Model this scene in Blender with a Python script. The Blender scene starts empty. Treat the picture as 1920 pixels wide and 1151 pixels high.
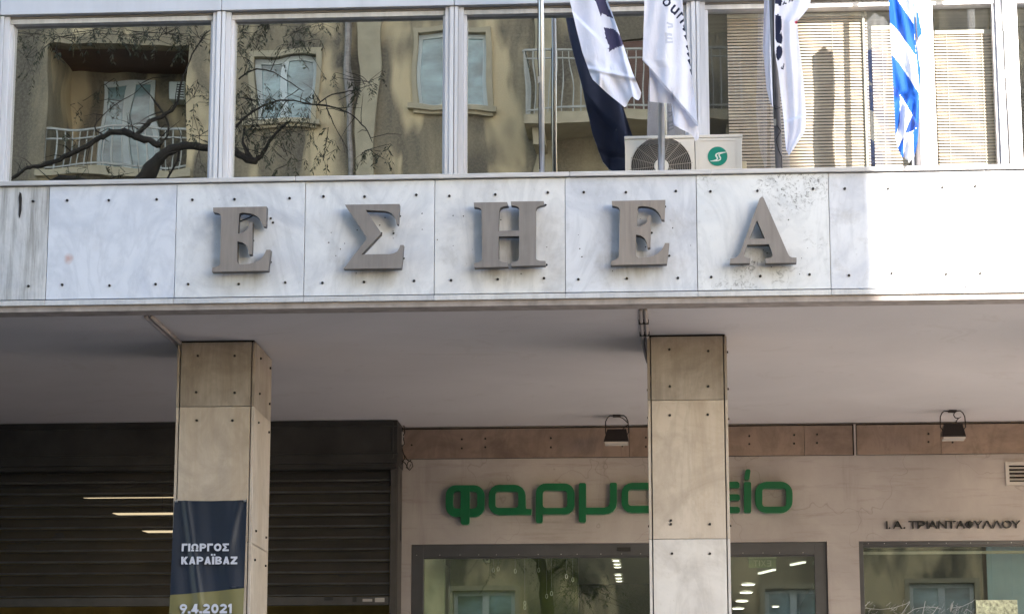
import bpy, math, random
from mathutils import Vector, Matrix
from mathutils.geometry import tessellate_polygon
random.seed(7)
scene = bpy.context.scene
COL = scene.collection
R = math.radians

# ------------------------------------------------------------------ camera
EYE = Vector((0, 0, 1.6))
F, YAW, PITCH = 4573.5, 0.06717, 0.20002          # focal length in pixels of a 1920 px wide frame
cam_d = bpy.data.cameras.new('camera')
cam_d.sensor_width = 36
cam_d.lens = F / 1920 * 36
cam_d.clip_end = 500
cam = bpy.data.objects.new('camera', cam_d)
COL.objects.link(cam)
cam.location = EYE
cam.rotation_euler = (R(90) + PITCH, 0, YAW)
scene.camera = cam

# ------------------------------------------------------------------ sky, sun, exposure
SUN_EL, SUN_SLOPE = R(25), 0.41                   # the sun stands front right of the facade
az = math.atan2(SUN_SLOPE, -1.0)
world = bpy.data.worlds.new('World')
scene.world = world
world.use_nodes = True
nt = world.node_tree
bg = nt.nodes['Background']
sky = nt.nodes.new('ShaderNodeTexSky')
sky.sky_type = 'NISHITA'
sky.sun_disc = False
sky.sun_elevation = SUN_EL
sky.sun_rotation = az
sky.air_density = 1.0
sky.dust_density = 0.7
sky.ozone_density = 1.0
nt.links.new(sky.outputs[0], bg.inputs[0])
bg.inputs[1].default_value = 0.15
sl = bpy.data.lights.new('sun', 'SUN')
sl.energy = 4.6
sl.angle = R(0.42)
sl.color = (1.0, 0.94, 0.86)
sun = bpy.data.objects.new('sun', sl)
COL.objects.link(sun)
sd = Vector((math.sin(az) * math.cos(SUN_EL), math.cos(az) * math.cos(SUN_EL), math.sin(SUN_EL)))
sun.rotation_euler = sd.to_track_quat('Z', 'Y').to_euler()
sun.location = (12, -20, 20)
scene.view_settings.view_transform = 'Standard'
scene.view_settings.look = 'None'
scene.view_settings.exposure = 2.35
scene.view_settings.gamma = 1.0
scene.view_settings.use_curve_mapping = False
scene.cycles.use_denoising = True
scene.cycles.caustics_reflective = False
scene.cycles.caustics_refractive = False
scene.cycles.max_bounces = 10
scene.cycles.diffuse_bounces = 6
scene.cycles.glossy_bounces = 5
scene.cycles.transparent_max_bounces = 24
scene.cycles.sample_clamp_indirect = 6.0

# ------------------------------------------------------------------ measuring: where a sight line meets a plane
def sight(px, py):
    u, v = (px - 960) / F, (py - 575.5) / F
    c, s = math.cos(PITCH), math.sin(PITCH)
    y1, z = c + v * s, s - v * c
    c, s = math.cos(YAW), math.sin(YAW)
    return Vector((u * c - y1 * s, u * s + y1 * c, z))
def P(px, py, Y):
    d = sight(px, py)
    return EYE + d * (Y / d.y)
def PZ(px, py, Z):
    d = sight(px, py)
    return EYE + d * ((Z - EYE.z) / d.z)
def X(px, Y, py=575):
    return P(px, py, Y).x
def Zc(py, Y, px=960):
    return P(px, py, Y).z
def mirror(px, py, Y, g):                          # point at depth Y whose image in the glass plane y=g is seen there
    p = P(px, py, 2 * g - Y)
    return Vector((p.x, Y, p.z))

# planes of the place (metres)
D = 14.462        # fascia front
YW = 15.40        # upper glass
YC, DC = 15.505, 0.653   # column front, column depth
YB = 19.357       # shop wall
ZT, ZB, ZCEIL = 5.343, 4.621, 4.554
YO = -5.0         # facade across the street

# ------------------------------------------------------------------ materials
def nodes_of(name):
    m = bpy.data.materials.new(name)
    m.use_nodes = True
    t = m.node_tree
    return m, t, t.nodes['Principled BSDF']
def N(t, kind, **kw):
    n = t.nodes.new(kind)
    for k, v in kw.items():
        if k in n.inputs: n.inputs[k].default_value = v
        else: setattr(n, k, v)
    return n
def ramp(t, src, stops):
    r = t.nodes.new('ShaderNodeValToRGB')
    e = r.color_ramp.elements
    while len(e) < len(stops): e.new(0.5)
    for i, (p, c) in enumerate(stops):
        e[i].position = p
        e[i].color = (c, c, c, 1) if isinstance(c, (int, float)) else (*c, 1)
    t.links.new(src, r.inputs[0])
    return r.outputs[0]
def mixc(t, fac, a, b, mode='MIX'):
    n = t.nodes.new('ShaderNodeMix')
    n.data_type = 'RGBA'
    n.blend_type = mode
    for sock, v in ((n.inputs[0], fac), (n.inputs[6], a), (n.inputs[7], b)):
        if hasattr(v, 'is_output'): t.links.new(v, sock)
        elif isinstance(v, (int, float)): sock.default_value = v
        else: sock.default_value = (*v, 1)
    return n.outputs[2]
def coords(t, scale=(1, 1, 1), rot=(0, 0, 0), rand=True):
    tc = t.nodes.new('ShaderNodeTexCoord')
    mp = N(t, 'ShaderNodeMapping')
    mp.inputs['Scale'].default_value = scale
    mp.inputs['Rotation'].default_value = rot
    src = tc.outputs['Object']
    if rand:
        oi = t.nodes.new('ShaderNodeObjectInfo')
        mul = N(t, 'ShaderNodeMath', operation='MULTIPLY')
        mul.inputs[1].default_value = 61.0
        t.links.new(oi.outputs['Random'], mul.inputs[0])
        add = N(t, 'ShaderNodeVectorMath', operation='ADD')
        t.links.new(src, add.inputs[0]); t.links.new(mul.outputs[0], add.inputs[1])
        src = add.outputs[0]
    t.links.new(src, mp.inputs[0])
    return mp.outputs[0]
def noise(t, vec, scale, detail=5, rough=0.6, dist=0.0):
    n = N(t, 'ShaderNodeTexNoise')
    n.inputs['Scale'].default_value = scale
    n.inputs['Detail'].default_value = detail
    n.inputs['Roughness'].default_value = rough
    n.inputs['Distortion'].default_value = dist
    t.links.new(vec, n.inputs['Vector'])
    return n.outputs['Fac']
def bump(t, b, h, strength=0.3, dist=0.01):
    n = N(t, 'ShaderNodeBump')
    n.inputs['Strength'].default_value = strength
    n.inputs['Distance'].default_value = dist
    t.links.new(h, n.inputs['Height'])
    t.links.new(n.outputs[0], b.inputs['Normal'])
def plain(name, col, rough=0.6, metal=0.0, var=0.12, scale=6.0, spec=0.4, bmp=0.0, stretch=(1, 1, 1)):
    m, t, b = nodes_of(name)
    v = coords(t, stretch)
    f = noise(t, v, scale)
    dark = tuple(c * (1 - var * 1.6) for c in col); light = tuple(min(1, c * (1 + var)) for c in col)
    c = ramp(t, f, [(0.25, dark), (0.75, light)])
    t.links.new(c, b.inputs['Base Color'])
    b.inputs['Roughness'].default_value = rough
    b.inputs['Metallic'].default_value = metal
    b.inputs['Specular IOR Level'].default_value = spec
    if bmp: bump(t, b, noise(t, v, scale * 12), bmp, 0.004)
    return m
def emit(name, col, strength):
    m, t, b = nodes_of(name)
    b.inputs['Base Color'].default_value = (*col, 1)
    b.inputs['Emission Color'].default_value = (*col, 1)
    b.inputs['Emission Strength'].default_value = strength
    return m
def marble(name, base, cloud, dirt_amt=0.25, dirt=(0.25, 0.22, 0.19), streak=0.0, speck=0.0, spot=None, angle=0.5, rough=0.45, scol=(0.13, 0.12, 0.10), sscale=22, drip=0.0):
    m, t, b = nodes_of(name)
    v = coords(t)
    f = noise(t, v, 2.2, 8, 0.65, 1.2)
    c = ramp(t, f, [(0.3, cloud), (0.55, base), (0.8, tuple(min(1, x * 1.08) for x in base))])
    vv = coords(t, (2.6, 2.6, 1.0), (0, angle, 0))
    vein = ramp(t, noise(t, vv, 1.1, 6, 0.6, 1.6), [(0.44, 0), (0.5, 0.24), (0.58, 0)])
    c = mixc(t, vein, c, tuple(x * 0.72 for x in cloud))
    blot = ramp(t, noise(t, v, 5.5, 9, 0.72, 0.3), [(0.54, 0), (0.75, dirt_amt)])
    c = mixc(t, blot, c, dirt)
    fine = ramp(t, noise(t, v, 55, 4, 0.7), [(0.62, 0), (0.74, dirt_amt * 0.9)])
    c = mixc(t, fine, c, tuple(x * 0.8 for x in dirt))
    oi = t.nodes.new('ShaderNodeObjectInfo')
    tint = ramp(t, oi.outputs['Random'], [(0.0, (0.92, 0.93, 0.96)), (0.5, (1, 1, 1)), (1.0, (0.97, 0.95, 0.92))])
    c = mixc(t, 1.0, c, tint, 'MULTIPLY')
    if streak:
        sv = coords(t, (1, 1, 0.06))
        s = ramp(t, noise(t, sv, sscale, 6, 0.7), [(0.46, 0), (0.70, streak)])
        c = mixc(t, s, c, scol)
    if drip:                                          # dirt washed down from the letter's lower edge
        tc = t.nodes.new('ShaderNodeTexCoord'); sx = t.nodes.new('ShaderNodeSeparateXYZ'); t.links.new(tc.outputs['Object'], sx.inputs[0])
        ab = N(t, 'ShaderNodeMath', operation='ABSOLUTE'); t.links.new(sx.outputs[0], ab.inputs[0])
        mx_ = ramp(t, ab.outputs[0], [(0.10, 1), (0.24, 0)])
        zz = N(t, 'ShaderNodeMath', operation='ADD'); zz.inputs[1].default_value = 0.5; t.links.new(sx.outputs[2], zz.inputs[0])
        mz_ = ramp(t, zz.outputs[0], [(0.17, 0), (0.31, 1), (0.36, 1), (0.40, 0)])
        dv = coords(t, (1, 1, 0.12)); dn = ramp(t, noise(t, dv, 14, 6, 0.7), [(0.38, 0), (0.62, drip)])
        q = N(t, 'ShaderNodeMath', operation='MULTIPLY'); t.links.new(mx_, q.inputs[0]); t.links.new(mz_, q.inputs[1])
        q2 = N(t, 'ShaderNodeMath', operation='MULTIPLY'); t.links.new(q.outputs[0], q2.inputs[0]); t.links.new(dn, q2.inputs[1])
        c = mixc(t, q2.outputs[0], c, (0.27, 0.24, 0.20))
    if speck:
        big = ramp(t, noise(t, v, 3.0, 3), [(0.47, 0), (0.62, 1)])
        sm = ramp(t, noise(t, v, 24, 7, 0.8, 1.5), [(0.52, 0), (0.62, speck)])
        mul = N(t, 'ShaderNodeMath', operation='MULTIPLY')
        t.links.new(big, mul.inputs[0]); t.links.new(sm, mul.inputs[1])
        c = mixc(t, mul.outputs[0], c, (0.09, 0.09, 0.085))
    if spot:
        tc = t.nodes.new('ShaderNodeTexCoord')
        d = N(t, 'ShaderNodeVectorMath', operation='DISTANCE')
        wob = N(t, 'ShaderNodeVectorMath', operation='ADD')
        nn = N(t, 'ShaderNodeTexNoise'); nn.inputs['Scale'].default_value = 30
        sc = N(t, 'ShaderNodeVectorMath', operation='SCALE'); sc.inputs['Scale'].default_value = 0.03
        t.links.new(tc.outputs['Object'], nn.inputs['Vector']); t.links.new(nn.outputs['Color'], sc.inputs[0])
        t.links.new(tc.outputs['Object'], wob.inputs[0]); t.links.new(sc.outputs[0], wob.inputs[1])
        t.links.new(wob.outputs[0], d.inputs[0]); d.inputs[1].default_value = (spot[0] + .015, spot[1], spot[2] + .015)
        r = ramp(t, d.outputs['Value'], [(0.012, 0.6), (0.04, 0.0)])
        c = mixc(t, r, c, (0.42, 0.17, 0.10))
    t.links.new(c, b.inputs['Base Color'])
    b.inputs['Roughness'].default_value = rough
    b.inputs['Specular IOR Level'].default_value = 0.3
    bump(t, b, noise(t, v, 40, 6), 0.12, 0.004)
    return m
def glass(name, refl, tint=(0.85, 0.9, 0.88), wave=0.0012, wscale=1.6, dust=0.0):
    m = bpy.data.materials.new(name)
    m.use_nodes = True
    t = m.node_tree
    t.nodes.clear()
    out = N(t, 'ShaderNodeOutputMaterial')
    tr = N(t, 'ShaderNodeBsdfTransparent'); tr.inputs[0].default_value = (*tint, 1)
    gl = N(t, 'ShaderNodeBsdfGlossy'); gl.inputs['Roughness'].default_value = 0.0
    gl.inputs[0].default_value = (0.98, 0.96, 0.90, 1)
    mx = N(t, 'ShaderNodeMixShader'); mx.inputs[0].default_value = refl
    v = coords(t, (1, 1, 0.6))
    n = noise(t, v, wscale, 2, 0.45)
    bp = N(t, 'ShaderNodeBump'); bp.inputs['Strength'].default_value = 1.0; bp.inputs['Distance'].default_value = wave
    t.links.new(n, bp.inputs['Height']); t.links.new(bp.outputs[0], gl.inputs['Normal'])
    t.links.new(tr.outputs[0], mx.inputs[1]); t.links.new(gl.outputs[0], mx.inputs[2])
    last = mx.outputs[0]
    if dust:
        df = N(t, 'ShaderNodeBsdfDiffuse'); df.inputs[0].default_value = (0.6, 0.6, 0.58, 1)
        dm = N(t, 'ShaderNodeMixShader')
        dv = coords(t)
        fac = ramp(t, noise(t, dv, 90, 4, 0.7), [(0.45, dust * 0.35), (0.75, dust * 1.8)])
        t.links.new(fac, dm.inputs[0]); t.links.new(last, dm.inputs[1]); t.links.new(df.outputs[0], dm.inputs[2])
        last = dm.outputs[0]
    t.links.new(last, out.inputs[0])
    return m

M = {}
M['fascia'] = marble('fascia_marble', (0.64, 0.645, 0.665), (0.49, 0.505, 0.555), 0.42, angle=1.2)
M['fascia_drip'] = marble('marble_below_letters', (0.64, 0.645, 0.66), (0.47, 0.485, 0.525), 0.34, angle=1.0, drip=0.75)
M['fascia_streak'] = marble('streaked_marble', (0.58, 0.57, 0.56), (0.46, 0.47, 0.49), 0.3, streak=0.75)
M['fascia_speck'] = marble('lichen_marble', (0.64, 0.645, 0.65), (0.53, 0.55, 0.58), 0.18, speck=0.9, drip=0.6)
M['fascia_spot'] = marble('rust_spot_marble', (0.63, 0.645, 0.69), (0.50, 0.53, 0.60), 0.13, spot=(-0.265, -0.012, -0.10), angle=1.2)
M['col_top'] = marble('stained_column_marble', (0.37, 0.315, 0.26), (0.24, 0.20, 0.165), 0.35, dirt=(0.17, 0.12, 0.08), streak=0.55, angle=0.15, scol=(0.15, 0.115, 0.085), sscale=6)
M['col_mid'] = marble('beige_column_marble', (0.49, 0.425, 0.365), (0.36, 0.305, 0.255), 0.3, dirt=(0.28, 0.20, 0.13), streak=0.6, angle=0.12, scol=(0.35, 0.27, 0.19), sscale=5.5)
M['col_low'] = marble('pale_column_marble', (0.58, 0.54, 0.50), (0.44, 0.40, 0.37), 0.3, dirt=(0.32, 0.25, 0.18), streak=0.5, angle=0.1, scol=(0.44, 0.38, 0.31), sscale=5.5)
M['band'] = marble('brown_band_marble', (0.27, 0.20, 0.16), (0.165, 0.117, 0.094), 0.5, dirt=(0.12, 0.08, 0.06), angle=0.9)
M['trim'] = marble('trim_marble', (0.58, 0.57, 0.56), (0.46, 0.46, 0.47), 0.4, streak=0.2)
M['drip'] = plain('drip_edge_stone', (0.30, 0.26, 0.24), 0.7, var=0.25, scale=9)
M['coping'] = plain('coping_metal', (0.52, 0.50, 0.49), 0.5, 0.0, var=0.18, scale=14, stretch=(0.4, 1, 4))
M['core'] = plain('concrete', (0.12, 0.11, 0.10), 0.9)
M['bolt'] = plain('bolt_steel', (0.022, 0.018, 0.015), 0.6, 0.3)
def soffit_mat():
    m, t, b = nodes_of('soffit_paint')
    v = coords(t, rand=False)
    c = ramp(t, noise(t, v, 0.8, 6, 0.6, 0.6), [(0.3, (0.475, 0.445, 0.445)), (0.7, (0.545, 0.51, 0.51))])
    w = ramp(t, noise(t, v, 2.3, 6, 0.65, 1.2), [(0.60, 0), (0.66, 0.22), (0.70, 0.06)])
    c = mixc(t, w, c, (0.36, 0.31, 0.28))
    f = ramp(t, noise(t, coords(t, (0.25, 2, 1), (0, 0, 0.12), False), 3.0, 5), [(0.6, 0), (0.8, 0.25)])
    c = mixc(t, f, c, (0.58, 0.54, 0.53))
    t.links.new(c, b.inputs['Base Color'])
    b.inputs['Roughness'].default_value = 0.75
    bump(t, b, noise(t, v, 9, 6), 0.25, 0.006)
    return m
M['ceil'] = soffit_mat()
def plaster_mat():
    m, t, b = nodes_of('shop_plaster')
    v = coords(t, rand=False)
    c = ramp(t, noise(t, v, 1.7, 7, 0.6, 0.4), [(0.3, (0.315, 0.28, 0.268)), (0.7, (0.43, 0.39, 0.372))])
    sv = coords(t, (0.5, 1, 5), rand=False)
    s = ramp(t, noise(t, sv, 3.0, 6, 0.7), [(0.54, 0), (0.76, 0.65)])
    c = mixc(t, s, c, (0.22, 0.175, 0.155))
    dv = coords(t, (1, 1, 0.1), rand=False)
    d_ = ramp(t, noise(t, dv, 7.0, 6, 0.7), [(0.58, 0), (0.8, 0.45)])
    c = mixc(t, d_, c, (0.20, 0.165, 0.15))
    vo = N(t, 'ShaderNodeTexVoronoi', feature='DISTANCE_TO_EDGE'); vo.inputs['Scale'].default_value = 0.9
    nv = N(t, 'ShaderNodeTexNoise'); nv.inputs['Scale'].default_value = 3.5; t.links.new(v, nv.inputs['Vector'])
    va_ = N(t, 'ShaderNodeVectorMath', operation='ADD'); t.links.new(v, va_.inputs[0]); t.links.new(nv.outputs['Color'], va_.inputs[1]); t.links.new(va_.outputs[0], vo.inputs['Vector'])
    cr = ramp(t, vo.outputs['Distance'], [(0.0, 0.35), (0.006, 0.0)])
    c = mixc(t, cr, c, (0.14, 0.11, 0.10))
    g = ramp(t, noise(t, v, 70, 3, 0.7), [(0.6, 0), (0.8, 0.3)])
    c = mixc(t, g, c, (0.30, 0.25, 0.23))
    t.links.new(c, b.inputs['Base Color'])
    b.inputs['Roughness'].default_value = 0.85
    bump(t, b, noise(t, v, 60, 5), 0.2, 0.004)
    return m
M['plaster'] = plaster_mat()
M['alu'] = plain('anodised_aluminium', (0.72, 0.71, 0.73), 0.42, 0.2, var=0.14, scale=5, stretch=(3, 3, 0.25))
M['alu_dark'] = plain('weathered_aluminium', (0.26, 0.235, 0.215), 0.55, 0.3, var=0.25, scale=6, stretch=(0.3, 3, 3))
M['gasket'] = plain('black_gasket', (0.02, 0.02, 0.02), 0.7)
M['spandrel'] = plain('enamelled_panel', (0.55, 0.56, 0.60), 0.35, 0.0, var=0.06, scale=2, stretch=(3, 3, 0.3))
M['shopframe'] = plain('grey_shop_aluminium', (0.085, 0.085, 0.09), 0.4, 0.4, var=0.1)
M['glass'] = glass('window_glass', 0.46, (0.42, 0.45, 0.43), 0.0020, 1.4, dust=0.0025)
M['clearglass'] = glass('clear_window_glass', 0.095, (0.94, 0.96, 0.95), 0.0012, 1.5, dust=0.018)
M['shopglass'] = glass('shop_glass', 0.115, (0.84, 0.89, 0.83), 0.0006, 1.0, dust=0.003)
def bronze_mat():
    m, t, b = nodes_of('grey_bronze')
    oi = t.nodes.new('ShaderNodeObjectInfo')
    base = ramp(t, oi.outputs['Random'], [(0.0, (0.185, 0.172, 0.168)), (0.5, (0.26, 0.222, 0.195)), (1.0, (0.215, 0.185, 0.165))])
    s = ramp(t, noise(t, coords(t, (1, 1, 0.08)), 30, 5, 0.65), [(0.36, 0), (0.70, 0.55)])
    c = mixc(t, s, base, (0.125, 0.108, 0.098))
    d = ramp(t, noise(t, coords(t), 5, 6, 0.65), [(0.45, 0), (0.75, 0.4)])
    c = mixc(t, d, c, (0.26, 0.235, 0.21))
    t.links.new(c, b.inputs['Base Color'])
    r = ramp(t, noise(t, coords(t), 9, 5), [(0.3, 0.35), (0.7, 0.58)])
    t.links.new(r, b.inputs['Roughness'])
    b.inputs['Metallic'].default_value = 0.08
    return m
M['bronze'] = bronze_mat()
M['bronze_side'] = plain('bronze_return', (0.085, 0.075, 0.07), 0.5, 0.3, var=0.2, scale=20)
M['green'] = plain('green_letter_plastic', (0.002, 0.105, 0.036), 0.35, 0, var=0.12)
M['greenrim'] = plain('letter_return', (0.10, 0.23, 0.14), 0.4)
M['black'] = plain('black_paint', (0.014, 0.014, 0.014), 0.5)
M['wire'] = plain('black_cable', (0.016, 0.013, 0.012), 0.6)
M['conduit'] = plain('painted_conduit', (0.34, 0.30, 0.29), 0.55)
M['lampbody'] = plain('lamp_housing_paint', (0.018, 0.013, 0.012), 0.5)
M['lampglass'] = plain('lamp_glass', (0.5, 0.46, 0.42), 0.2)
M['white'] = plain('white_flag_cloth', (0.74, 0.75, 0.86), 0.85, var=0.04, scale=9)
M['navyprint'] = plain('navy_print', (0.055, 0.05, 0.11), 0.8, var=0.05)
M['inkprint'] = plain('ink_print', (0.010, 0.014, 0.045), 0.8, var=0.05)
M['lining'] = plain('navy_lining', (0.085, 0.11, 0.22), 0.75, var=0.08)
M['ghost'] = plain('show_through_print', (0.50, 0.52, 0.62), 0.85, var=0.03)
M['red'] = plain('red_print', (0.45, 0.03, 0.06), 0.8, var=0.05)
M['blue'] = plain('flag_blue', (0.005, 0.072, 0.37), 0.8, var=0.05, scale=8)
M['flagwhite'] = plain('flag_white', (0.78, 0.78, 0.80), 0.85, var=0.03)
for k in ('white', 'navyprint', 'inkprint', 'ghost', 'red', 'blue', 'flagwhite'):      # thin cloth lets light through
    t = M[k].node_tree
    b = t.nodes['Principled BSDF']
    bump(t, b, noise(t, coords(t, (1.6, 1, 0.5), (0, 0.5, 0), False), 16, 4, 0.55, 1.0), 0.55, 0.012)
    tl = N(t, 'ShaderNodeBsdfTranslucent')
    src = b.inputs['Base Color'].links[0].from_socket
    t.links.new(src, tl.inputs[0])
    mx = N(t, 'ShaderNodeMixShader'); mx.inputs[0].default_value = 0.25
    t.links.new(b.outputs[0], mx.inputs[1]); t.links.new(tl.outputs[0], mx.inputs[2])
    t.links.new(mx.outputs[0], t.nodes['Material Output'].inputs[0])
M['pole'] = plain('steel_pole', (0.55, 0.55, 0.57), 0.3, 0.8, var=0.08)
M['polegrey'] = plain('grey_pole', (0.20, 0.19, 0.20), 0.45, 0.5, var=0.15)
M['polewhite'] = plain('white_pole', (0.72, 0.72, 0.72), 0.4, 0.0, var=0.05)
M['ac'] = plain('unit_casing_paint', (0.60, 0.57, 0.52), 0.5, var=0.06, scale=4)
M['ac_dark'] = plain('unit_inside', (0.03, 0.028, 0.026), 0.7)
M['ac_wire'] = plain('grille_wire', (0.30, 0.27, 0.24), 0.5)
M['logo'] = plain('green_badge', (0.0, 0.20, 0.145), 0.4, var=0.03)
M['logo_s'] = plain('badge_stroke', (0.62, 0.66, 0.62), 0.4, var=0.03)
M['blind'] = plain('blind_slat', (0.54, 0.42, 0.345), 0.55, var=0.06, scale=3)
M['cord'] = plain('blind_cord', (0.55, 0.5, 0.44), 0.8)
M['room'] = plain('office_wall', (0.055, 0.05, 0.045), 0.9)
M['shutbox'] = plain('shutter_box_metal', (0.034, 0.032, 0.031), 0.55, 0.2, var=0.35, scale=3.5)
M['shutrail'] = plain('shutter_rail', (0.075, 0.068, 0.064), 0.5, 0.3, var=0.2)
M['bar'] = plain('shutter_bar', (0.085, 0.08, 0.078), 0.45, 0.4, var=0.2)
def shutter_mat():
    m = plain('perforated_slat', (0.036, 0.032, 0.030), 0.42, 0.25, var=0.2, scale=4, stretch=(0.4, 1, 1))
    t = m.node_tree
    b = t.nodes['Principled BSDF']
    tr = N(t, 'ShaderNodeBsdfTransparent')
    mx = N(t, 'ShaderNodeMixShader'); mx.inputs[0].default_value = 0.15
    t.links.new(b.outputs[0], mx.inputs[1]); t.links.new(tr.outputs[0], mx.inputs[2])
    t.links.new(mx.outputs[0], t.nodes['Material Output'].inputs[0])
    return m
M['slat'] = shutter_mat()
M['slatlip'] = plain('slat_lip_highlight', (0.085, 0.08, 0.077), 0.5, 0.2, var=0.3, scale=9, stretch=(0.5, 1, 1))  # lighter tone paints the highlights along the slat edges
M['navy'] = plain('banner_navy', (0.009, 0.0155, 0.031), 0.42, var=0.06, scale=4)
M['olive'] = plain('banner_olive', (0.15, 0.135, 0.055), 0.45, var=0.08, scale=4)
M['bannertext'] = plain('banner_text', (0.5, 0.51, 0.58), 0.5, var=0.03)
M['grommet'] = plain('grommet_metal', (0.5, 0.5, 0.5), 0.3, 0.8)
M['ventframe'] = plain('vent_frame', (0.44, 0.41, 0.39), 0.5)
M['dark'] = plain('dark_void', (0.01, 0.009, 0.008), 0.9)
M['shopgreen'] = plain('shop_green_wall', (0.105, 0.125, 0.035), 0.8, var=0.12, scale=1.2)
M['shopceil'] = plain('shop_ceiling', (0.42, 0.40, 0.35), 0.85, var=0.03)
M['shopwhite'] = plain('shop_white', (0.62, 0.62, 0.52), 0.8)
M['lamp'] = emit('lit_lamp', (1.0, 0.93, 0.86), 1.6)
M['tube'] = emit('lit_tube', (1.0, 0.80, 0.50), 1.1)
M['softlamp'] = emit('soft_lamp', (1.0, 0.96, 0.88), 0.4)
M['glare'] = plain('teal_sunlit_glass', (0.34, 0.47, 0.68), 0.8, var=0.1, scale=2)  # colour imitates sunlight on dusty glass
M['paper'] = plain('patterned_paper', (0.50, 0.55, 0.42), 0.8, var=0.5, scale=38)
M['web'] = plain('white_decal', (0.55, 0.56, 0.55), 0.8)
M['exitbox'] = plain('exit_box', (0.36, 0.46, 0.30), 0.5)
M['exittext'] = plain('exit_text', (0.75, 0.82, 0.6), 0.5)
M['ochre'] = None
def ochre_mat():
    m, t, b = nodes_of('ochre_render')
    v = coords(t, rand=False)
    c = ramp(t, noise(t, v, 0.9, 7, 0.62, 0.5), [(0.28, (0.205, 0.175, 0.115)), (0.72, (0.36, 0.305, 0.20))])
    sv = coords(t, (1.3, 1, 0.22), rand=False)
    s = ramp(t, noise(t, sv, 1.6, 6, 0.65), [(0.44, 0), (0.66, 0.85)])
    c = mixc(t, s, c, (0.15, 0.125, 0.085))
    dapple_dark = ramp(t, noise(t, coords(t, (1, 1, 0.45), rand=False), 0.75, 4, 0.55, 0.4), [(0.43, 0), (0.55, 0.85)])  # soot-like patches stand in for the gaps in dappled sunlight
    c = mixc(t, dapple_dark, c, (0.07, 0.062, 0.05))
    dapple_light = ramp(t, noise(t, coords(t, (1.2, 1, 0.5), rand=False), 1.1, 3, 0.5, 0.3), [(0.54, 0), (0.63, 0.85)])  # bright patches paint sunlight thrown back by the windows opposite
    c = mixc(t, dapple_light, c, (0.56, 0.46, 0.28))
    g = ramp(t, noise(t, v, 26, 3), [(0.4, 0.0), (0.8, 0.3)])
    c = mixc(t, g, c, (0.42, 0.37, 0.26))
    t.links.new(c, b.inputs['Base Color'])
    b.inputs['Roughness'].default_value = 0.9
    bump(t, b, noise(t, v, 30, 5), 0.5, 0.01)
    return m
M['ochre'] = ochre_mat()
M['ochre_trim'] = plain('render_moulding', (0.36, 0.32, 0.225), 0.85, var=0.12, scale=3)
M['oppframe'] = plain('white_joinery', (0.50, 0.56, 0.56), 0.5, var=0.06)
M['opppane'] = plain('curtained_pane', (0.20, 0.31, 0.33), 0.12, var=0.55, scale=1.6, stretch=(1, 1, 2.2), spec=0.8)
M['brownshut'] = plain('brown_shutter', (0.115, 0.062, 0.045), 0.6, var=0.15, stretch=(0.3, 1, 12), scale=6)
M['iron'] = plain('pale_ironwork', (0.34, 0.35, 0.32), 0.5)
M['bark'] = plain('bark', (0.020, 0.017, 0.014), 0.9, var=0.3, scale=12, stretch=(4, 4, 1), bmp=0.4)
M['leaf'] = plain('leaf', (0.030, 0.036, 0.016), 0.6, var=0.35, scale=3)
M['asphalt'] = plain('asphalt', (0.055, 0.054, 0.053), 0.9, var=0.2, scale=3, bmp=0.3)
M['paving'] = plain('paving', (0.25, 0.235, 0.22), 0.85, var=0.14, scale=2.5)
M['arcadefloor'] = plain('arcade_marble_floor', (0.58, 0.53, 0.50), 0.4, var=0.12, scale=2)
M['granite'] = plain('dark_granite', (0.10, 0.092, 0.09), 0.4, var=0.2, scale=40)
M['kerb'] = plain('kerb_stone', (0.38, 0.36, 0.34), 0.8)

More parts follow.
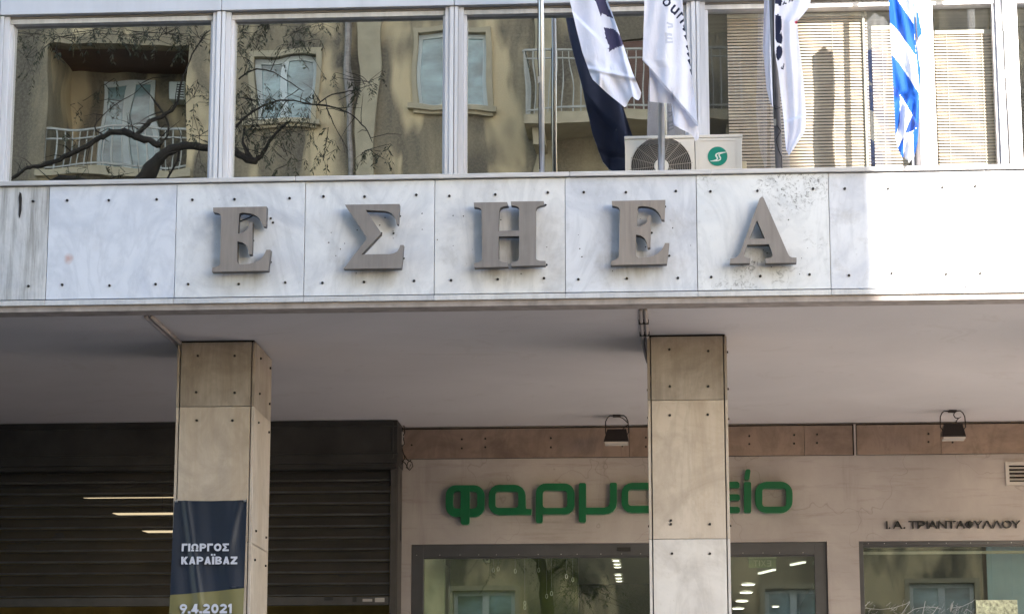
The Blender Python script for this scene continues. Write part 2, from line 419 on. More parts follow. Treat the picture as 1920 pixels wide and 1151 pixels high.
# ------------------------------------------------------------------ building blocks
ORIG = {}
def tag(o, label=None, cat=None, group=None, kind=None):
    if label: o['label'] = label
    if cat: o['category'] = cat
    if group: o['group'] = group
    if kind: o['kind'] = kind
    return o
def thing(name, loc, label, cat, group=None):
    o = bpy.data.objects.new(name, None)
    COL.objects.link(o)
    o.empty_display_size = 0.2
    o.location = loc
    ORIG[o.name] = Vector(loc)
    return tag(o, label, cat, group)
def put(name, mesh, parent=None, loc=(0, 0, 0), rot=None):
    o = bpy.data.objects.new(name, mesh)
    COL.objects.link(o)
    loc = Vector(loc)
    ORIG[o.name] = loc.copy()
    if parent is not None:
        o.parent = parent
        o.location = loc - ORIG[parent.name]
    else:
        o.location = loc
    if rot: o.rotation_euler = rot
    return o
class MB:
    def __init__(self): self.v, self.f, self.mi = [], [], []
    def add(self, vs, fs, mi=0):
        n = len(self.v)
        self.v += [tuple(p) for p in vs]
        self.f += [tuple(i + n for i in f) for f in fs]
        self.mi += [mi] * len(fs)
        return self
    def box(self, x0, x1, y0, y1, z0, z1, mi=0):
        vs = [(x, y, z) for x in (x0, x1) for y in (y0, y1) for z in (z0, z1)]
        return self.add(vs, [(0, 1, 3, 2), (4, 6, 7, 5), (0, 4, 5, 1), (2, 3, 7, 6), (0, 2, 6, 4), (1, 5, 7, 3)], mi)
    def hexa(self, front, back, mi=0):             # two quads of corners, same order
        return self.add(list(front) + list(back), [(0, 1, 2, 3), (7, 6, 5, 4), (0, 4, 5, 1), (1, 5, 6, 2), (2, 6, 7, 3), (3, 7, 4, 0)], mi)
    def tube(self, pts, r, n=8, mi=0, cap=True):
        pts = [Vector(p) for p in pts]
        rs = r if isinstance(r, (list, tuple)) else [r] * len(pts)
        vs, fs = [], []
        up = None
        for i, p in enumerate(pts):
            d = (pts[min(i + 1, len(pts) - 1)] - pts[max(i - 1, 0)])
            d = d.normalized() if d.length > 1e-9 else Vector((0, 0, 1))
            if up is None: up = d.orthogonal().normalized()
            up = (up - d * up.dot(d))
            up = up.normalized() if up.length > 1e-6 else d.orthogonal().normalized()
            w = d.cross(up)
            for k in range(n):
                a = 2 * math.pi * k / n
                vs.append(p + (up * math.cos(a) + w * math.sin(a)) * rs[i])
        for i in range(len(pts) - 1):
            for k in range(n):
                a, b = i * n + k, i * n + (k + 1) % n
                fs.append((a, b, b + n, a + n))
        if cap:
            fs.append(tuple(range(n - 1, -1, -1)))
            fs.append(tuple(range((len(pts) - 1) * n, len(pts) * n)))
        return self.add(vs, fs, mi)
    def prism(self, rings, y0, y1, mi=0):          # rings of (x, z): outer outline, then holes; front face at y0
        flat = [p for r in rings for p in r]
        tris = tessellate_polygon([[Vector((p[0], p[1], 0)) for p in r] for r in rings])
        n = len(flat)
        vs = [(p[0], y0, p[1]) for p in flat] + [(p[0], y1, p[1]) for p in flat]
        fs = []
        for a, b, c in tris:
            pa, pb, pc = flat[a], flat[b], flat[c]
            s = (pb[0] - pa[0]) * (pc[1] - pa[1]) - (pb[1] - pa[1]) * (pc[0] - pa[0])
            if s < 0: b, c = c, b
            fs.append((a, b, c)); fs.append((a + n, c + n, b + n))
        k = 0
        for ri, r in enumerate(rings):
            m = len(r)
            area = sum(r[i][0] * r[(i + 1) % m][1] - r[(i + 1) % m][0] * r[i][1] for i in range(m))
            for i in range(m):
                a, b = k + i, k + (i + 1) % m
                q = (a, a + n, b + n, b)
                if (area < 0) != (ri > 0): q = q[::-1]
                fs.append(q)
            k += m
        return self.add(vs, fs, mi)
    def mesh(self, name, mats, origin=(0, 0, 0), smooth=False):
        o = Vector(origin)
        me = bpy.data.meshes.new(name)
        me.from_pydata([Vector(p) - o for p in self.v], [], self.f)
        for m in (mats if isinstance(mats, (list, tuple)) else [mats]): me.materials.append(m)
        me.polygons.foreach_set('material_index', self.mi)
        if smooth: me.polygons.foreach_set('use_smooth', [True] * len(self.f))
        me.update()
        return me
    def build(self, name, mats, parent=None, loc=None, smooth=False, bevel=0.0):
        if loc is None: loc = ORIG[parent.name] if parent is not None else Vector((0, 0, 0))
        o = put(name, self.mesh(name, mats, loc, smooth), parent, loc)
        if bevel:
            b = o.modifiers.new('bevel', 'BEVEL'); b.width = bevel; b.segments = 2; b.limit_method = 'ANGLE'; b.angle_limit = R(50)
        return o
def boxobj(name, x0, x1, y0, y1, z0, z1, mat, parent=None, bevel=0.0):
    c = ((x0 + x1) / 2, (y0 + y1) / 2, (z0 + z1) / 2)
    return MB().box(x0, x1, y0, y1, z0, z1).build(name, mat, parent, c, bevel=bevel)
def wall_grid(mb, x0, x1, z0, z1, yf, depth, holes, mi=0):   # a wall facing yf with real openings; depth goes to yf+depth
    xs = sorted({x0, x1, *[v for h in holes for v in h[:2]]}); zs = sorted({z0, z1, *[v for h in holes for v in h[2:]]})
    xs = [v for v in xs if x0 <= v <= x1]; zs = [v for v in zs if z0 <= v <= z1]
    def hole(i, j):
        cx, cz = (xs[i] + xs[i + 1]) / 2, (zs[j] + zs[j + 1]) / 2
        return any(h[0] < cx < h[1] and h[2] < cz < h[3] for h in holes)
    yb = yf + depth
    for i in range(len(xs) - 1):
        for j in range(len(zs) - 1):
            if hole(i, j): continue
            a, b, c, d = xs[i], xs[i + 1], zs[j], zs[j + 1]
            mb.add([(a, yf, c), (b, yf, c), (b, yf, d), (a, yf, d)], [(0, 1, 2, 3) if depth > 0 else (3, 2, 1, 0)], mi)
            mb.add([(a, yb, c), (b, yb, c), (b, yb, d), (a, yb, d)], [(3, 2, 1, 0) if depth > 0 else (0, 1, 2, 3)], mi)
    for h in holes:
        a, b, c, d = max(h[0], x0), min(h[1], x1), max(h[2], z0), min(h[3], z1)
        vs = [(a, yf, c), (b, yf, c), (b, yf, d), (a, yf, d), (a, yb, c), (b, yb, c), (b, yb, d), (a, yb, d)]
        mb.add(vs, [(0, 4, 5, 1), (1, 5, 6, 2), (2, 6, 7, 3), (3, 7, 4, 0)], mi)
    vs = [(x0, yf, z0), (x1, yf, z0), (x1, yf, z1), (x0, yf, z1), (x0, yb, z0), (x1, yb, z0), (x1, yb, z1), (x0, yb, z1)]
    return mb.add(vs, [(0, 1, 5, 4), (1, 2, 6, 5), (2, 3, 7, 6), (3, 0, 4, 7)], mi)
def rrect(x0, x1, y0, y1, r, n=6):                   # rounded rectangle in px, y down; r per corner TL,TR,BR,BL
    if not isinstance(r, (list, tuple)): r = [r] * 4
    out = []
    for (cx, cy, a0, rr) in ((x0 + r[0], y0 + r[0], 180, r[0]), (x1 - r[1], y0 + r[1], 270, r[1]), (x1 - r[2], y1 - r[2], 0, r[2]), (x0 + r[3], y1 - r[3], 90, r[3])):
        if rr < 0.01: out.append((cx, cy)); continue
        for k in range(n + 1):
            a = R(a0 + 90 * k / n)
            out.append((cx + rr * math.cos(a), cy + rr * math.sin(a)))
    return out
def onplane(ring, Y, z0=(0, 0, 1)):                  # px ring -> (x, z) on the plane y=Y
    ox, oy, s = z0
    res = []
    for (a, b) in ring:
        p = P(ox + a / s, oy + b / s, Y)
        res.append((p.x, p.z))
    return res
GLY = {}
def glyph(ch, off=0.0, ext=0.1):
    key = (ch, off)
    if key not in GLY:
        cu = bpy.data.curves.new('glyph', 'FONT')
        cu.body = ch; cu.extrude = ext; cu.offset = off; cu.resolution_u = 3
        ob = bpy.data.objects.new('glyph', cu)
        COL.objects.link(ob)
        dg = bpy.context.evaluated_depsgraph_get()
        me = bpy.data.meshes.new_from_object(ob.evaluated_get(dg))
        vs = [v.co.copy() for v in me.vertices]; fs = [tuple(p.vertices) for p in me.polygons]
        bpy.data.objects.remove(ob); bpy.data.curves.remove(cu); bpy.data.meshes.remove(me)
        if vs:
            x0, x1 = min(v.x for v in vs), max(v.x for v in vs); y0, y1 = min(v.y for v in vs), max(v.y for v in vs)
            vs = [((v.x - x0) / max(1e-6, x1 - x0), (v.y - y0) / max(1e-6, y1 - y0), v.z / ext) for v in vs]
        GLY[key] = (vs, fs)
    return GLY[key]
def put_glyph(mb, ch, px0, px1, py0, py1, Y, t, off=0.0, mi=0, mirrored=False):
    vs, fs = glyph(ch, off)
    a, b = P(px0, py1, Y), P(px1, py0, Y)
    out = []
    for (x, y, z) in vs:
        if mirrored: x = 1 - x
        out.append((a.x + (b.x - a.x) * x, Y - t * (z + 1) / 2, a.z + (b.z - a.z) * y))
    if mirrored: fs = [f[::-1] for f in fs]
    mb.add(out, fs, mi)

# ================================================================== ground
boxobj('street', -60, 60, 1.2, 12.2, -0.3, 0.0, M['asphalt'])['kind'] = 'structure'
o = boxobj('pavement', -60, 60, -60, 1.0, -0.3, 0.13, M['paving']); o['kind'] = 'structure'
o = boxobj('pavement', -60, 60, 12.4, 15.2, -0.3, 0.13, M['paving']); o['kind'] = 'structure'
o = boxobj('kerb', -60, 60, 1.0, 1.2, -0.3, 0.12, M['kerb']); o['kind'] = 'structure'
o = boxobj('kerb', -60, 60, 12.2, 12.4, -0.3, 0.12, M['kerb']); o['kind'] = 'structure'
o = boxobj('arcade_floor', -2.9, 60, 15.2, 19.2, -0.3, 0.13, M['arcadefloor']); o['kind'] = 'structure'
o = boxobj('unseen_dark_floor', -60, -2.9, 15.2, 19.2, -0.3, 0.13, M['granite']); o['kind'] = 'structure'  # unseen floor, made dark to cut the bounce onto the left soffit
o = boxobj('shop_floor', -60, 60, 19.2, 31, -0.3, 0.12, M['granite']); o['kind'] = 'structure'

# ================================================================== the office building
BX0, BX1 = -16.0, 16.0
bld = thing('office_building', (0, 16, 0.13), 'office building with bolted white marble fascia over a columned arcade and wide mirror-like windows', 'building')

# fascia: core, marble panels, bolts
fas = MB().box(BX0, BX1, D + 0.035, D + 0.22, 4.60, ZT - 0.01).build('fascia', M['core'], bld)
PX0, PW = -3.848, 0.8
bolt_mb = MB()
nb = 10
vs = [(0.0092 * math.cos(2 * math.pi * k / nb), 0.004, 0.0092 * math.sin(2 * math.pi * k / nb)) for k in range(nb)]
vs += [(x * 0.75, -0.010, z * 0.75) for x, y, z in vs]
bolt_mb.add(vs, [(k, k + nb, (k + 1) % nb + nb, (k + 1) % nb) for k in range(nb)] + [tuple(range(nb, 2 * nb))[::-1]])
bolt_me = bolt_mb.mesh('bolt', M['bolt'])
bolt_me.flip_normals()
bolt_px = {0: [(62, 118 / 3 + 320 + 10, 1)]}
for k in range(-5, 10):
    x0 = PX0 + PW * k; x1 = x0 + PW
    g = 0.0018
    mat = M['fascia_drip'] if 0 < k < 5 else M['fascia']
    if k == -1: mat = M['fascia_streak']
    if k == 0: mat = M['fascia_spot']
    if k == 5: mat = M['fascia_speck']
    dy = random.uniform(-0.002, 0.002)
    boxobj('marble_panel', x0 + g, x1 - g, D + dy, D + 0.034, ZB + 0.004, ZT - 0.004, mat, fas, bevel=0.0015)
    for zz, fr in ((ZT - 0.10, (0.125, 0.47, 0.865)), (ZB + 0.088, (0.12, 0.48, 0.86))):
        for q in fr:
            put('bolt', bolt_me, fas, (x0 + PW * (q + random.uniform(-0.025, 0.025)), D + dy, zz + random.uniform(-0.006, 0.006)))
# bottom trim pieces, drip edge, coping
for k in range(-5, 10):
    x0 = PX0 + PW * k
    boxobj('trim_strip', x0 + 0.001, x0 + PW - 0.001, D - 0.012, D + 0.10, ZB - 0.036, ZB - 0.004, M['trim'], bld, bevel=0.002)
boxobj('drip_edge', BX0, BX1, D + 0.006, D + 0.16, ZCEIL - 0.006, ZB - 0.037, M['drip'], bld)
cop = [-16, -4.9, -2.31, -0.62, 0.24, 1.9, 4.3, 7.5, 16]
for a, b in zip(cop, cop[1:]):
    boxobj('coping_strip', a + 0.0015, b - 0.0015, D - 0.020, D + 0.10, ZT + 0.002, ZT + 0.030, M['coping'], bld, bevel=0.003)
boxobj('balcony_slab', BX0, BX1, D + 0.22, 15.2, 4.60, 4.80, M['core'], bld)
boxobj('soffit', BX0, BX1, D + 0.162, YB + 0.3, ZCEIL, ZCEIL + 0.04, M['ceil'], bld)
# small dents, holes and old marks on the marble between the letters
mk = MB()
for _ in range(46):
    px, py = random.uniform(600, 1540), random.uniform(400, 520)
    p = P(px, py, D)
    r = random.uniform(0.0022, 0.0055)
    n = 7
    vs = [(p.x + r * random.uniform(.6, 1.2) * math.cos(2 * math.pi * i / n), D - 0.0045, p.z + r * random.uniform(.6, 1.2) * math.sin(2 * math.pi * i / n)) for i in range(n)]
    mk.add(vs, [tuple(range(n))])
for px, py in ((508, 410), (512, 418), (475, 452), (508, 492), (750, 406), (738, 380 + 58), (715, 438), (757, 485), (1023, 385), (1025, 497), (1247, 388), (1222, 437), (1255, 480)):
    p = P(px, py, D)
    mk.add([(p.x + 0.008 * math.cos(i), D - 0.005, p.z + 0.008 * math.sin(i)) for i in range(6)], [tuple(range(6))])
o = mk.build('pin_holes', M['bolt'], fas); o['kind'] = 'stuff'
# long dark gouge in the streaked panel
ring = onplane([(37, 360), (40, 363), (41, 372), (40, 395), (37, 409), (35, 404), (36, 385), (35, 370)], D - 0.004)
MB().prism([ring], D - 0.006, D).build('gouge', M['bolt'], fas)

# ---- columns
def column(xl, mats, joints, bolts_front, bolts_side, side):
    c = thing('column', (xl + 0.257, YC + DC / 2, 0.13), None, None)
    c.parent = bld; c.location = Vector((xl + 0.257, YC + DC / 2, 0.13)) - ORIG[bld.name]
    w = 0.514
    s = 0.020
    MB().box(xl + 0.02, xl + w - 0.02, YC + 0.02, YC + DC - 0.02, 0.13, ZCEIL).build('core', M['core'], c)
    zs = [0.13] + joints + [ZCEIL - 0.012]
    for i in range(len(zs) - 1):
        z0, z1 = zs[i] + 0.0015, zs[i + 1] - 0.0015
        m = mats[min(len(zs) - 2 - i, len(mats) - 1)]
        boxobj('front_slab', xl + 0.026, xl + w - 0.026, YC - 0.004, YC + 0.02, z0, z1, m, c, bevel=0.0015)
        boxobj('corner_strip', xl + 0.001, xl + 0.018, YC, YC + 0.03, z0, z1, m, c, bevel=0.001)
        boxobj('corner_strip', xl + w - 0.018, xl + w - 0.001, YC, YC + 0.03, z0, z1, m, c, bevel=0.001)
        dz = -0.01 if i else 0
        boxobj('side_slab', xl + w - 0.020, xl + w, YC + 0.032, YC + DC, z0 + dz, z1 + 0.0, m, c, bevel=0.001)
        boxobj('side_slab', xl, xl + 0.020, YC + 0.032, YC + DC, z0 + dz, z1, m, c, bevel=0.001)
        boxobj('back_slab', xl + 0.022, xl + w - 0.022, YC + DC - 0.022, YC + DC - 0.001, z0, z1, m, c)
    boxobj('top_gap', xl + 0.012, xl + w - 0.012, YC + 0.012, YC + DC - 0.012, ZCEIL - 0.014, ZCEIL + 0.001, M['dark'], c)
    for px, py in bolts_front:
        p = P(px, py, YC - 0.004)
        put('bolt', bolt_me, c, p)
    for px, py, sgn in bolts_side:
        xx = xl + w if sgn > 0 else xl
        d = sight(px, py); p = EYE + d * (xx / d.x) if abs(d.x) > 1e-6 else P(px, py, YC)
        yy = min(max(p.y, YC + 0.08), YC + DC - 0.08)
        put('bolt', bolt_me, c, (xx, yy, EYE.z + d.z / d.y * yy), (0, 0, R(90 * sgn)))
    return c
ZJ1, ZJ2 = Zc(762, YC, 400), Zc(1016, YC, 400)
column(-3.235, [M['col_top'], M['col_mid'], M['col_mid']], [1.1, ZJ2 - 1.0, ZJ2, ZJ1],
       [(371, 667), (440, 667), (368, 735), (440, 736), (369, 788), (436, 788)],
       [(488, 672, 1), (507, 690, 1), (486, 738, 1), (505, 757, 1), (484, 792, 1), (504, 810, 1), (479, 995, 1), (498, 1007, 1), (477, 1049, 1), (497, 1060, 1)], 1)
ZJ1, ZJ2 = Zc(750, YC, 1290), Zc(1010, YC, 1290)
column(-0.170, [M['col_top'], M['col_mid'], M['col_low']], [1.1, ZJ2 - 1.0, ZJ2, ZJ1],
       [(1255, 655), (1328, 658), (1256, 724), (1328, 724), (1256, 778), (1327, 777), (1258, 982), (1331, 982), (1260, 1037), (1331, 1037), (1258, 975)],
       [(1216, 731, -1), (1217, 783, -1), (1369, 785, 1), (1367, 660, 1), (1368, 729, 1), (1218, 986, -1), (1373, 985, 1)], 1)
for xl in (-6.30, 2.895, 5.96, -9.37, 9.03):
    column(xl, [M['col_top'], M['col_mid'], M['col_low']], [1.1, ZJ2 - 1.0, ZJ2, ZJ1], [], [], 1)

# ---- conduits on the soffit
for (px0, px1) in ((266, 330), (277, 336)):
    x = P(px0, 588, D + 0.16).x
    a = PZ(px0, 587, ZCEIL - 0.012)
    MB().tube([(a.x, D + 0.17, ZCEIL - 0.013), (a.x, YC + 0.3, ZCEIL - 0.013)], 0.013, 8).build('conduit', M['conduit'], bld, smooth=True)
xr = X(1205, YC, 640)
for x, ye in ((xr, YC + 0.22), (xr + 0.030, YC + 0.22)):
    MB().tube([(x, D + 0.17, ZCEIL - 0.013), (x, ye, ZCEIL - 0.013), (x + 0.004, ye + 0.05, ZCEIL - 0.03), (x + 0.02, ye + 0.07, ZCEIL - 0.10), (x + 0.03, ye + 0.075, ZCEIL - 0.13)], 0.012, 8).build('conduit', M['conduit'], bld, smooth=True)
for py in (0.35, 0.75):
    boxobj('conduit_clip', xr - 0.018, xr + 0.046, D + 0.17 + py, D + 0.20 + py, ZCEIL - 0.028, ZCEIL - 0.001, M['wire'], bld)

# ---- upper ribbon window
YF = 15.30                                          # front of the window frames
ZH = Zc(20, YF - 0.012, 400)                         # underside of the spandrel
mull = [X(412, YF, 180) - 1.585 * 2, X(412, YF, 180) - 1.585, X(412, YF, 180), X(851, YF, 180), X(1307, YF, 180), X(1732, YF, 180)]
mull[1] = X(-6, YF, 180)
mull.append(X(1892, YF, 180)); mull.append(mull[-1] + 1.55); mull.append(mull[-1] + 1.58)
ZS = 4.86
ZG1 = Zc(45, YW, 300)                               # top of the glass
FW = 0.020
for i, xm in enumerate(mull):
    mb = MB()
    for (a, b, y0) in ((-0.060, -0.033, 0.016), (-0.030, -0.003, 0.0), (0.003, 0.026, 0.0), (0.029, 0.060, 0.016)):
        mb.box(xm + a, xm + b, YF + y0, YW + 0.04, ZS, ZH - 0.004)
    mb.box(xm - 0.058, xm + 0.058, YF + 0.022, YW + 0.03, ZS, ZH - 0.003)
    mb.build('mullion', M['alu'], bld, (xm, YF, ZS))
for i in range(len(mull) - 1):
    a, b = mull[i] + 0.061, mull[i + 1] - 0.061
    w = MB()
    w.box(a, b, YF + 0.045, YW + 0.04, ZG1, ZH - 0.016, 0)
    w.box(a, b, YF + 0.035, YW + 0.04, ZH - 0.0145, ZH - 0.003, 1)     # weathered head rail
    w.box(a, b, YF + 0.03, YW + 0.04, ZS, ZS + 0.06, 0)
    w.box(a, a + 0.018, YF + 0.05, YW + 0.04, ZS + 0.06, ZG1 - 0.002, 0)
    w.box(b - 0.018, b, YF + 0.05, YW + 0.04, ZS + 0.06, ZG1 - 0.002, 0)
    win = w.build('window', [M['alu'], M['alu_dark']], bld, ((a + b) / 2, YF, ZS))
    pn = boxobj('pane', a + 0.016, b - 0.016, YW, YW + 0.006, ZS + 0.055, ZG1 + 0.003, M['glass'] if i < 4 else M['clearglass'], win)
    pn.rotation_euler = (R(random.uniform(-.05, .05)), 0, R(random.uniform(-.10, .10)))
MB().box(BX0, BX1, YF + 0.102, 15.98, ZH - 0.001, ZH + 0.019).build('window_head', M['alu_dark'], bld)
spj = [mull[0] - 3] + [m + (0.0) for m in mull] + [mull[-1] + 6]
for a, b in zip(spj, spj[1:]):
    boxobj('spandrel_panel', a + 0.002, b - 0.002, YF - 0.012, YF + 0.1, ZH, ZH + 1.0, M['spandrel'], bld, bevel=0.003)
MB().box(BX0, BX1, YF + 0.1, 16.0, ZH + 0.02, 24.0).build('upper_storeys', M['spandrel'], bld)
MB().box(BX0, mull[0] - 0.06, YF, 16.0, 4.8, ZH).build('upper_wall', M['spandrel'], bld)
MB().box(mull[-1] + 0.06, BX1, YF, 16.0, 4.8, ZH).build('upper_wall', M['spandrel'], bld)
# office room behind the glass
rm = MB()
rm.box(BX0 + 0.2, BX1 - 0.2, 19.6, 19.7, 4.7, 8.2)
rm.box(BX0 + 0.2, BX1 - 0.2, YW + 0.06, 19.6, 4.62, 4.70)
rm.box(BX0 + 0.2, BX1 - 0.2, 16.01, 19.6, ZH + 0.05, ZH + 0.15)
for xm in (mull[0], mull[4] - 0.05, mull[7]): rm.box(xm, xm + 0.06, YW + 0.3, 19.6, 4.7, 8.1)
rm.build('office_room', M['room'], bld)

# ---- shop wall, band of brown marble, shop windows
XL = X(752, YB)                                     # where the shutter bay ends
w1 = (X(770, YB, 1080), X(1552, YB, 1080)); w2 = (X(1612, YB, 1080), X(1612, YB, 1080) + 3.3)
ZO = 3.614
band_z0, band_z1 = Zc(857, YB - 0.03, 1200), ZCEIL
wl = MB()
wall_grid(wl, XL, BX1, 0.13, ZCEIL, YB, 0.30, [(w1[0], w1[1], 0.14, ZO), (w2[0], w2[1], 0.5, ZO)])
wl.build('shop_wall', M['plaster'], bld)
MB().box(BX0, XL - 5.2, YB, YB + 0.3, 0.13, ZCEIL).build('shop_wall', M['plaster'], bld)
bnd = MB().box(XL, BX1, YB - 0.012, YB - 0.002, band_z0 + 0.004, band_z1 - 0.01).build('marble_band', M['dark'], bld)
bj = [752, 1180, 1217 + 60, 1508, 1599]
bx = [X(p, YB - 0.03, 825) for p in bj] + [X(1764, YB - 0.03, 825), X(1604, YB - 0.03) + 1.75, 6.5, 9.5]
bxs = list(zip(bx[:4], bx[1:5])) + [(bx[4] + 0.03, bx[5]), (bx[5], bx[6]), (bx[6], bx[7]), (bx[7], bx[8])]
for a, b in bxs:
    boxobj('band_slab', a + 0.0015, b - 0.0015, YB - 0.034, YB - 0.012, band_z0 + 0.006, band_z1 - 0.022, M['band'], bnd, bevel=0.0015)
boxobj('band_divider', bx[4] + 0.008, bx[4] + 0.024, YB - 0.045, YB - 0.012, band_z0 - 0.0, band_z1 - 0.012, M['conduit'], bnd)
for px, py in ((866, 823), (866, 840), (910, 822), (910, 838), (1033, 821), (1033, 838), (1211, 820), (1211, 837), (1405, 817), (1405, 832), (1489, 815), (1489, 831), (1532, 814), (1532, 830), (1741, 813), (1741, 828), (1786, 829), (772, 834), (1167, 836)):
    put('bolt', bolt_me, bnd, P(px, py, YB - 0.034))

def shop_window(xa, xb, za, zb, fr, joints, head):
    w = MB()
    y0, y1 = YB + 0.03, YB + 0.11
    w.box(xa + 0.002, xa + fr, y0, y1, za, zb - 0.002)
    w.box(xb - fr, xb - 0.002, y0, y1, za, zb - 0.002)
    w.box(xa + fr, xb - fr, y0, y1, zb - head, zb - 0.002)
    w.box(xa + fr, xb - fr, y0, y1, za, za + 0.1)
    w.box(xa + fr - 0.002, xb - fr + 0.002, y0 + 0.03, y1 - 0.01, zb - head - 0.012, zb - head + 0.001)
    win = w.build('shop_window', M['shopframe'], bld, ((xa + xb) / 2, y0, za), bevel=0.002)
    xs = [xa + fr] + joints + [xb - fr]
    for a, b in zip(xs, xs[1:]):
        boxobj('pane', a + 0.001, b - 0.001, YB + 0.07, YB + 0.08, za + 0.1, zb - head, M['shopglass'], win)
    n = int((xb - xa) / 0.16)
    for k in range(n):
        x = xa + 0.06 + k * 0.16 + random.uniform(-.02, .02)
        if x < xb - .04: put('screw', screw_me, win, (x, y0, zb - head + 0.014))
    return win
smb = MB().box(-0.003, 0.003, -0.003, 0.0, -0.003, 0.003)
screw_me = smb.mesh('screw', M['grommet'])
shop_window(w1[0], w1[1], 0.14, ZO, 0.098, [X(1222, YB + .07, 1080)], 0.098)
boxobj('door_closer', X(1153, YB), X(1178, YB), YB + 0.015, YB + 0.03, Zc(1032, YB, 1165), Zc(1025, YB, 1165), M['black'], bld)
win2 = shop_window(w2[0], w2[1], 0.5, ZO, 0.036, [X(1897, YB + .07, 1080)], 0.03)
boxobj('transom_bar', w2[0] + 0.04, w2[1] - 0.04, YB + 0.084, YB + 0.10, Zc(1036, YB, 1750), Zc(1031, YB, 1750), M['ventframe'], win2)

# ---- the shop inside
sr = MB()
XS0, XS1, YS1 = XL + 0.05, w2[1] + 0.3, 30.0
ZSC = 3.78
sr.box(XS0 - 0.1, XS0, YB + 0.3, YS1, 0.13, ZSC, 2)
sr.box(XS1, XS1 + 0.1, YB + 0.3, YS1, 0.13, ZSC, 0)
sr.box(XS0, XS1, YS1, YS1 + 0.1, 0.13, ZSC, 0)
sr.box(XS0, XS1, YB + 0.3, YS1, ZSC, ZSC + 0.05, 1)
xp0, xp1 = X(796, 20.1, 1090), X(833, 20.1, 1090)
sr.box(xp0, xp1, 20.1, 20.2, 0.13, ZSC, 2)
sr.box(xp1, X(1084, 20.6, 1090), 20.6, 20.7, 0.13, ZSC, 0)
xg = X(1260, 25.0, 1090)
sr.box(X(1084, 25.0, 1090) - 1.0, xg, 25.0, 25.1, 0.13, ZSC, 0)
xw = X(1572, 21.2, 1080)
sr.box(xw, xw + 0.08, YB + 0.3, YS1 - 2, 0.13, ZSC, 0)
sr.box(xw + 0.08, X(1842, 21.6, 1080), 21.6, 21.7, 0.13, ZSC, 3)
sr.build('shop_room', [M['shopgreen'], M['shopceil'], M['shopwhite'], plain('dark_green_wall', (0.055, 0.07, 0.04), 0.8, var=0.1)], bld)

# ================================================================== roller shutter
ys = 18.93
sx1 = X(745, ys, 830); sx0 = sx1 - 5.6
sh = thing('roller_shutter', ((sx0 + sx1) / 2, 19.1, 0.13), 'dark brown roller shutter half lowered behind the left marble column', 'shutter')
zb0 = Zc(876, ys, 600)
bxm = MB()
bxm.box(sx0, sx1, ys, YB + 0.28, zb0 + 0.03, ZCEIL - 0.004)
bxm.box(sx0, sx1 + 0.004, ys - 0.012, ys + 0.1, ZCEIL - 0.055, ZCEIL - 0.045)
bxm.box(sx0, sx1 + 0.004, ys - 0.010, ys + 0.1, zb0 + 0.10, zb0 + 0.115)
bxm.box(sx0, sx1 - 0.01, ys + 0.03, YB - 0.05, zb0 - 0.005, zb0 + 0.03)
bxm.box(sx1 - 0.045, sx1 - 0.03, ys - 0.008, ys + 0.02, zb0 + 0.07, ZCEIL - 0.02)
bxm.build('shutter_box', M['shutbox'], sh, bevel=0.002)
yc = 19.06
zbar1, zbar0 = Zc(1117, yc, 620), Zc(1134, yc, 620)
pitch = 0.0905
sxr = X(731, yc, 1000)
slm = MB()
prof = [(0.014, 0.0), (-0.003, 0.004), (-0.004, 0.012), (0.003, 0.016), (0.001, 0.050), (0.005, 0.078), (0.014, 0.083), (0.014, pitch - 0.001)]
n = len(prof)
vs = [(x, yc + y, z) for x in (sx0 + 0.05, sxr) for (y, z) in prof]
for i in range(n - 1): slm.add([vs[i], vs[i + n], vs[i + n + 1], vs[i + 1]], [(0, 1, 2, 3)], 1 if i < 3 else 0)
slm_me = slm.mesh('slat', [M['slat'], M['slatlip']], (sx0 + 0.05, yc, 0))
slm_me.flip_normals()
z = zbar1
while z < zb0 + 0.02:
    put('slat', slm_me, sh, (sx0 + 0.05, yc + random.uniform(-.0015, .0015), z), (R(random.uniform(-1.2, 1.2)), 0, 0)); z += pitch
bb = MB().box(sx0 + 0.05, sxr, yc - 0.012, yc + 0.03, zbar0, zbar1 - 0.004).build('bottom_bar', M['bar'], sh, bevel=0.003)
for (a, b, c, d, m) in ((608, 625, 1119, 1125, 'black'), (661, 669, 1118, 1128, 'black'), (680, 698, 1122, 1127, 'ventframe'), (703, 721, 1120, 1128, 'ventframe')):
    p, q = P(a, d, yc - 0.012), P(b, c, yc - 0.012)
    MB().box(p.x, q.x, yc - 0.016, yc - 0.012, p.z, q.z).build('handle' if m == 'black' and a > 650 else 'sticker', M[m], bb)
boxobj('guide_rail', sxr + 0.004, sxr + 0.055, yc - 0.02, yc + 0.06, 0.13, zb0 + 0.02, M['shutrail'], sh)
boxobj('guide_rail', sx0, sx0 + 0.048, yc - 0.02, yc + 0.06, 0.13, zb0 + 0.02, M['shutrail'], sh)
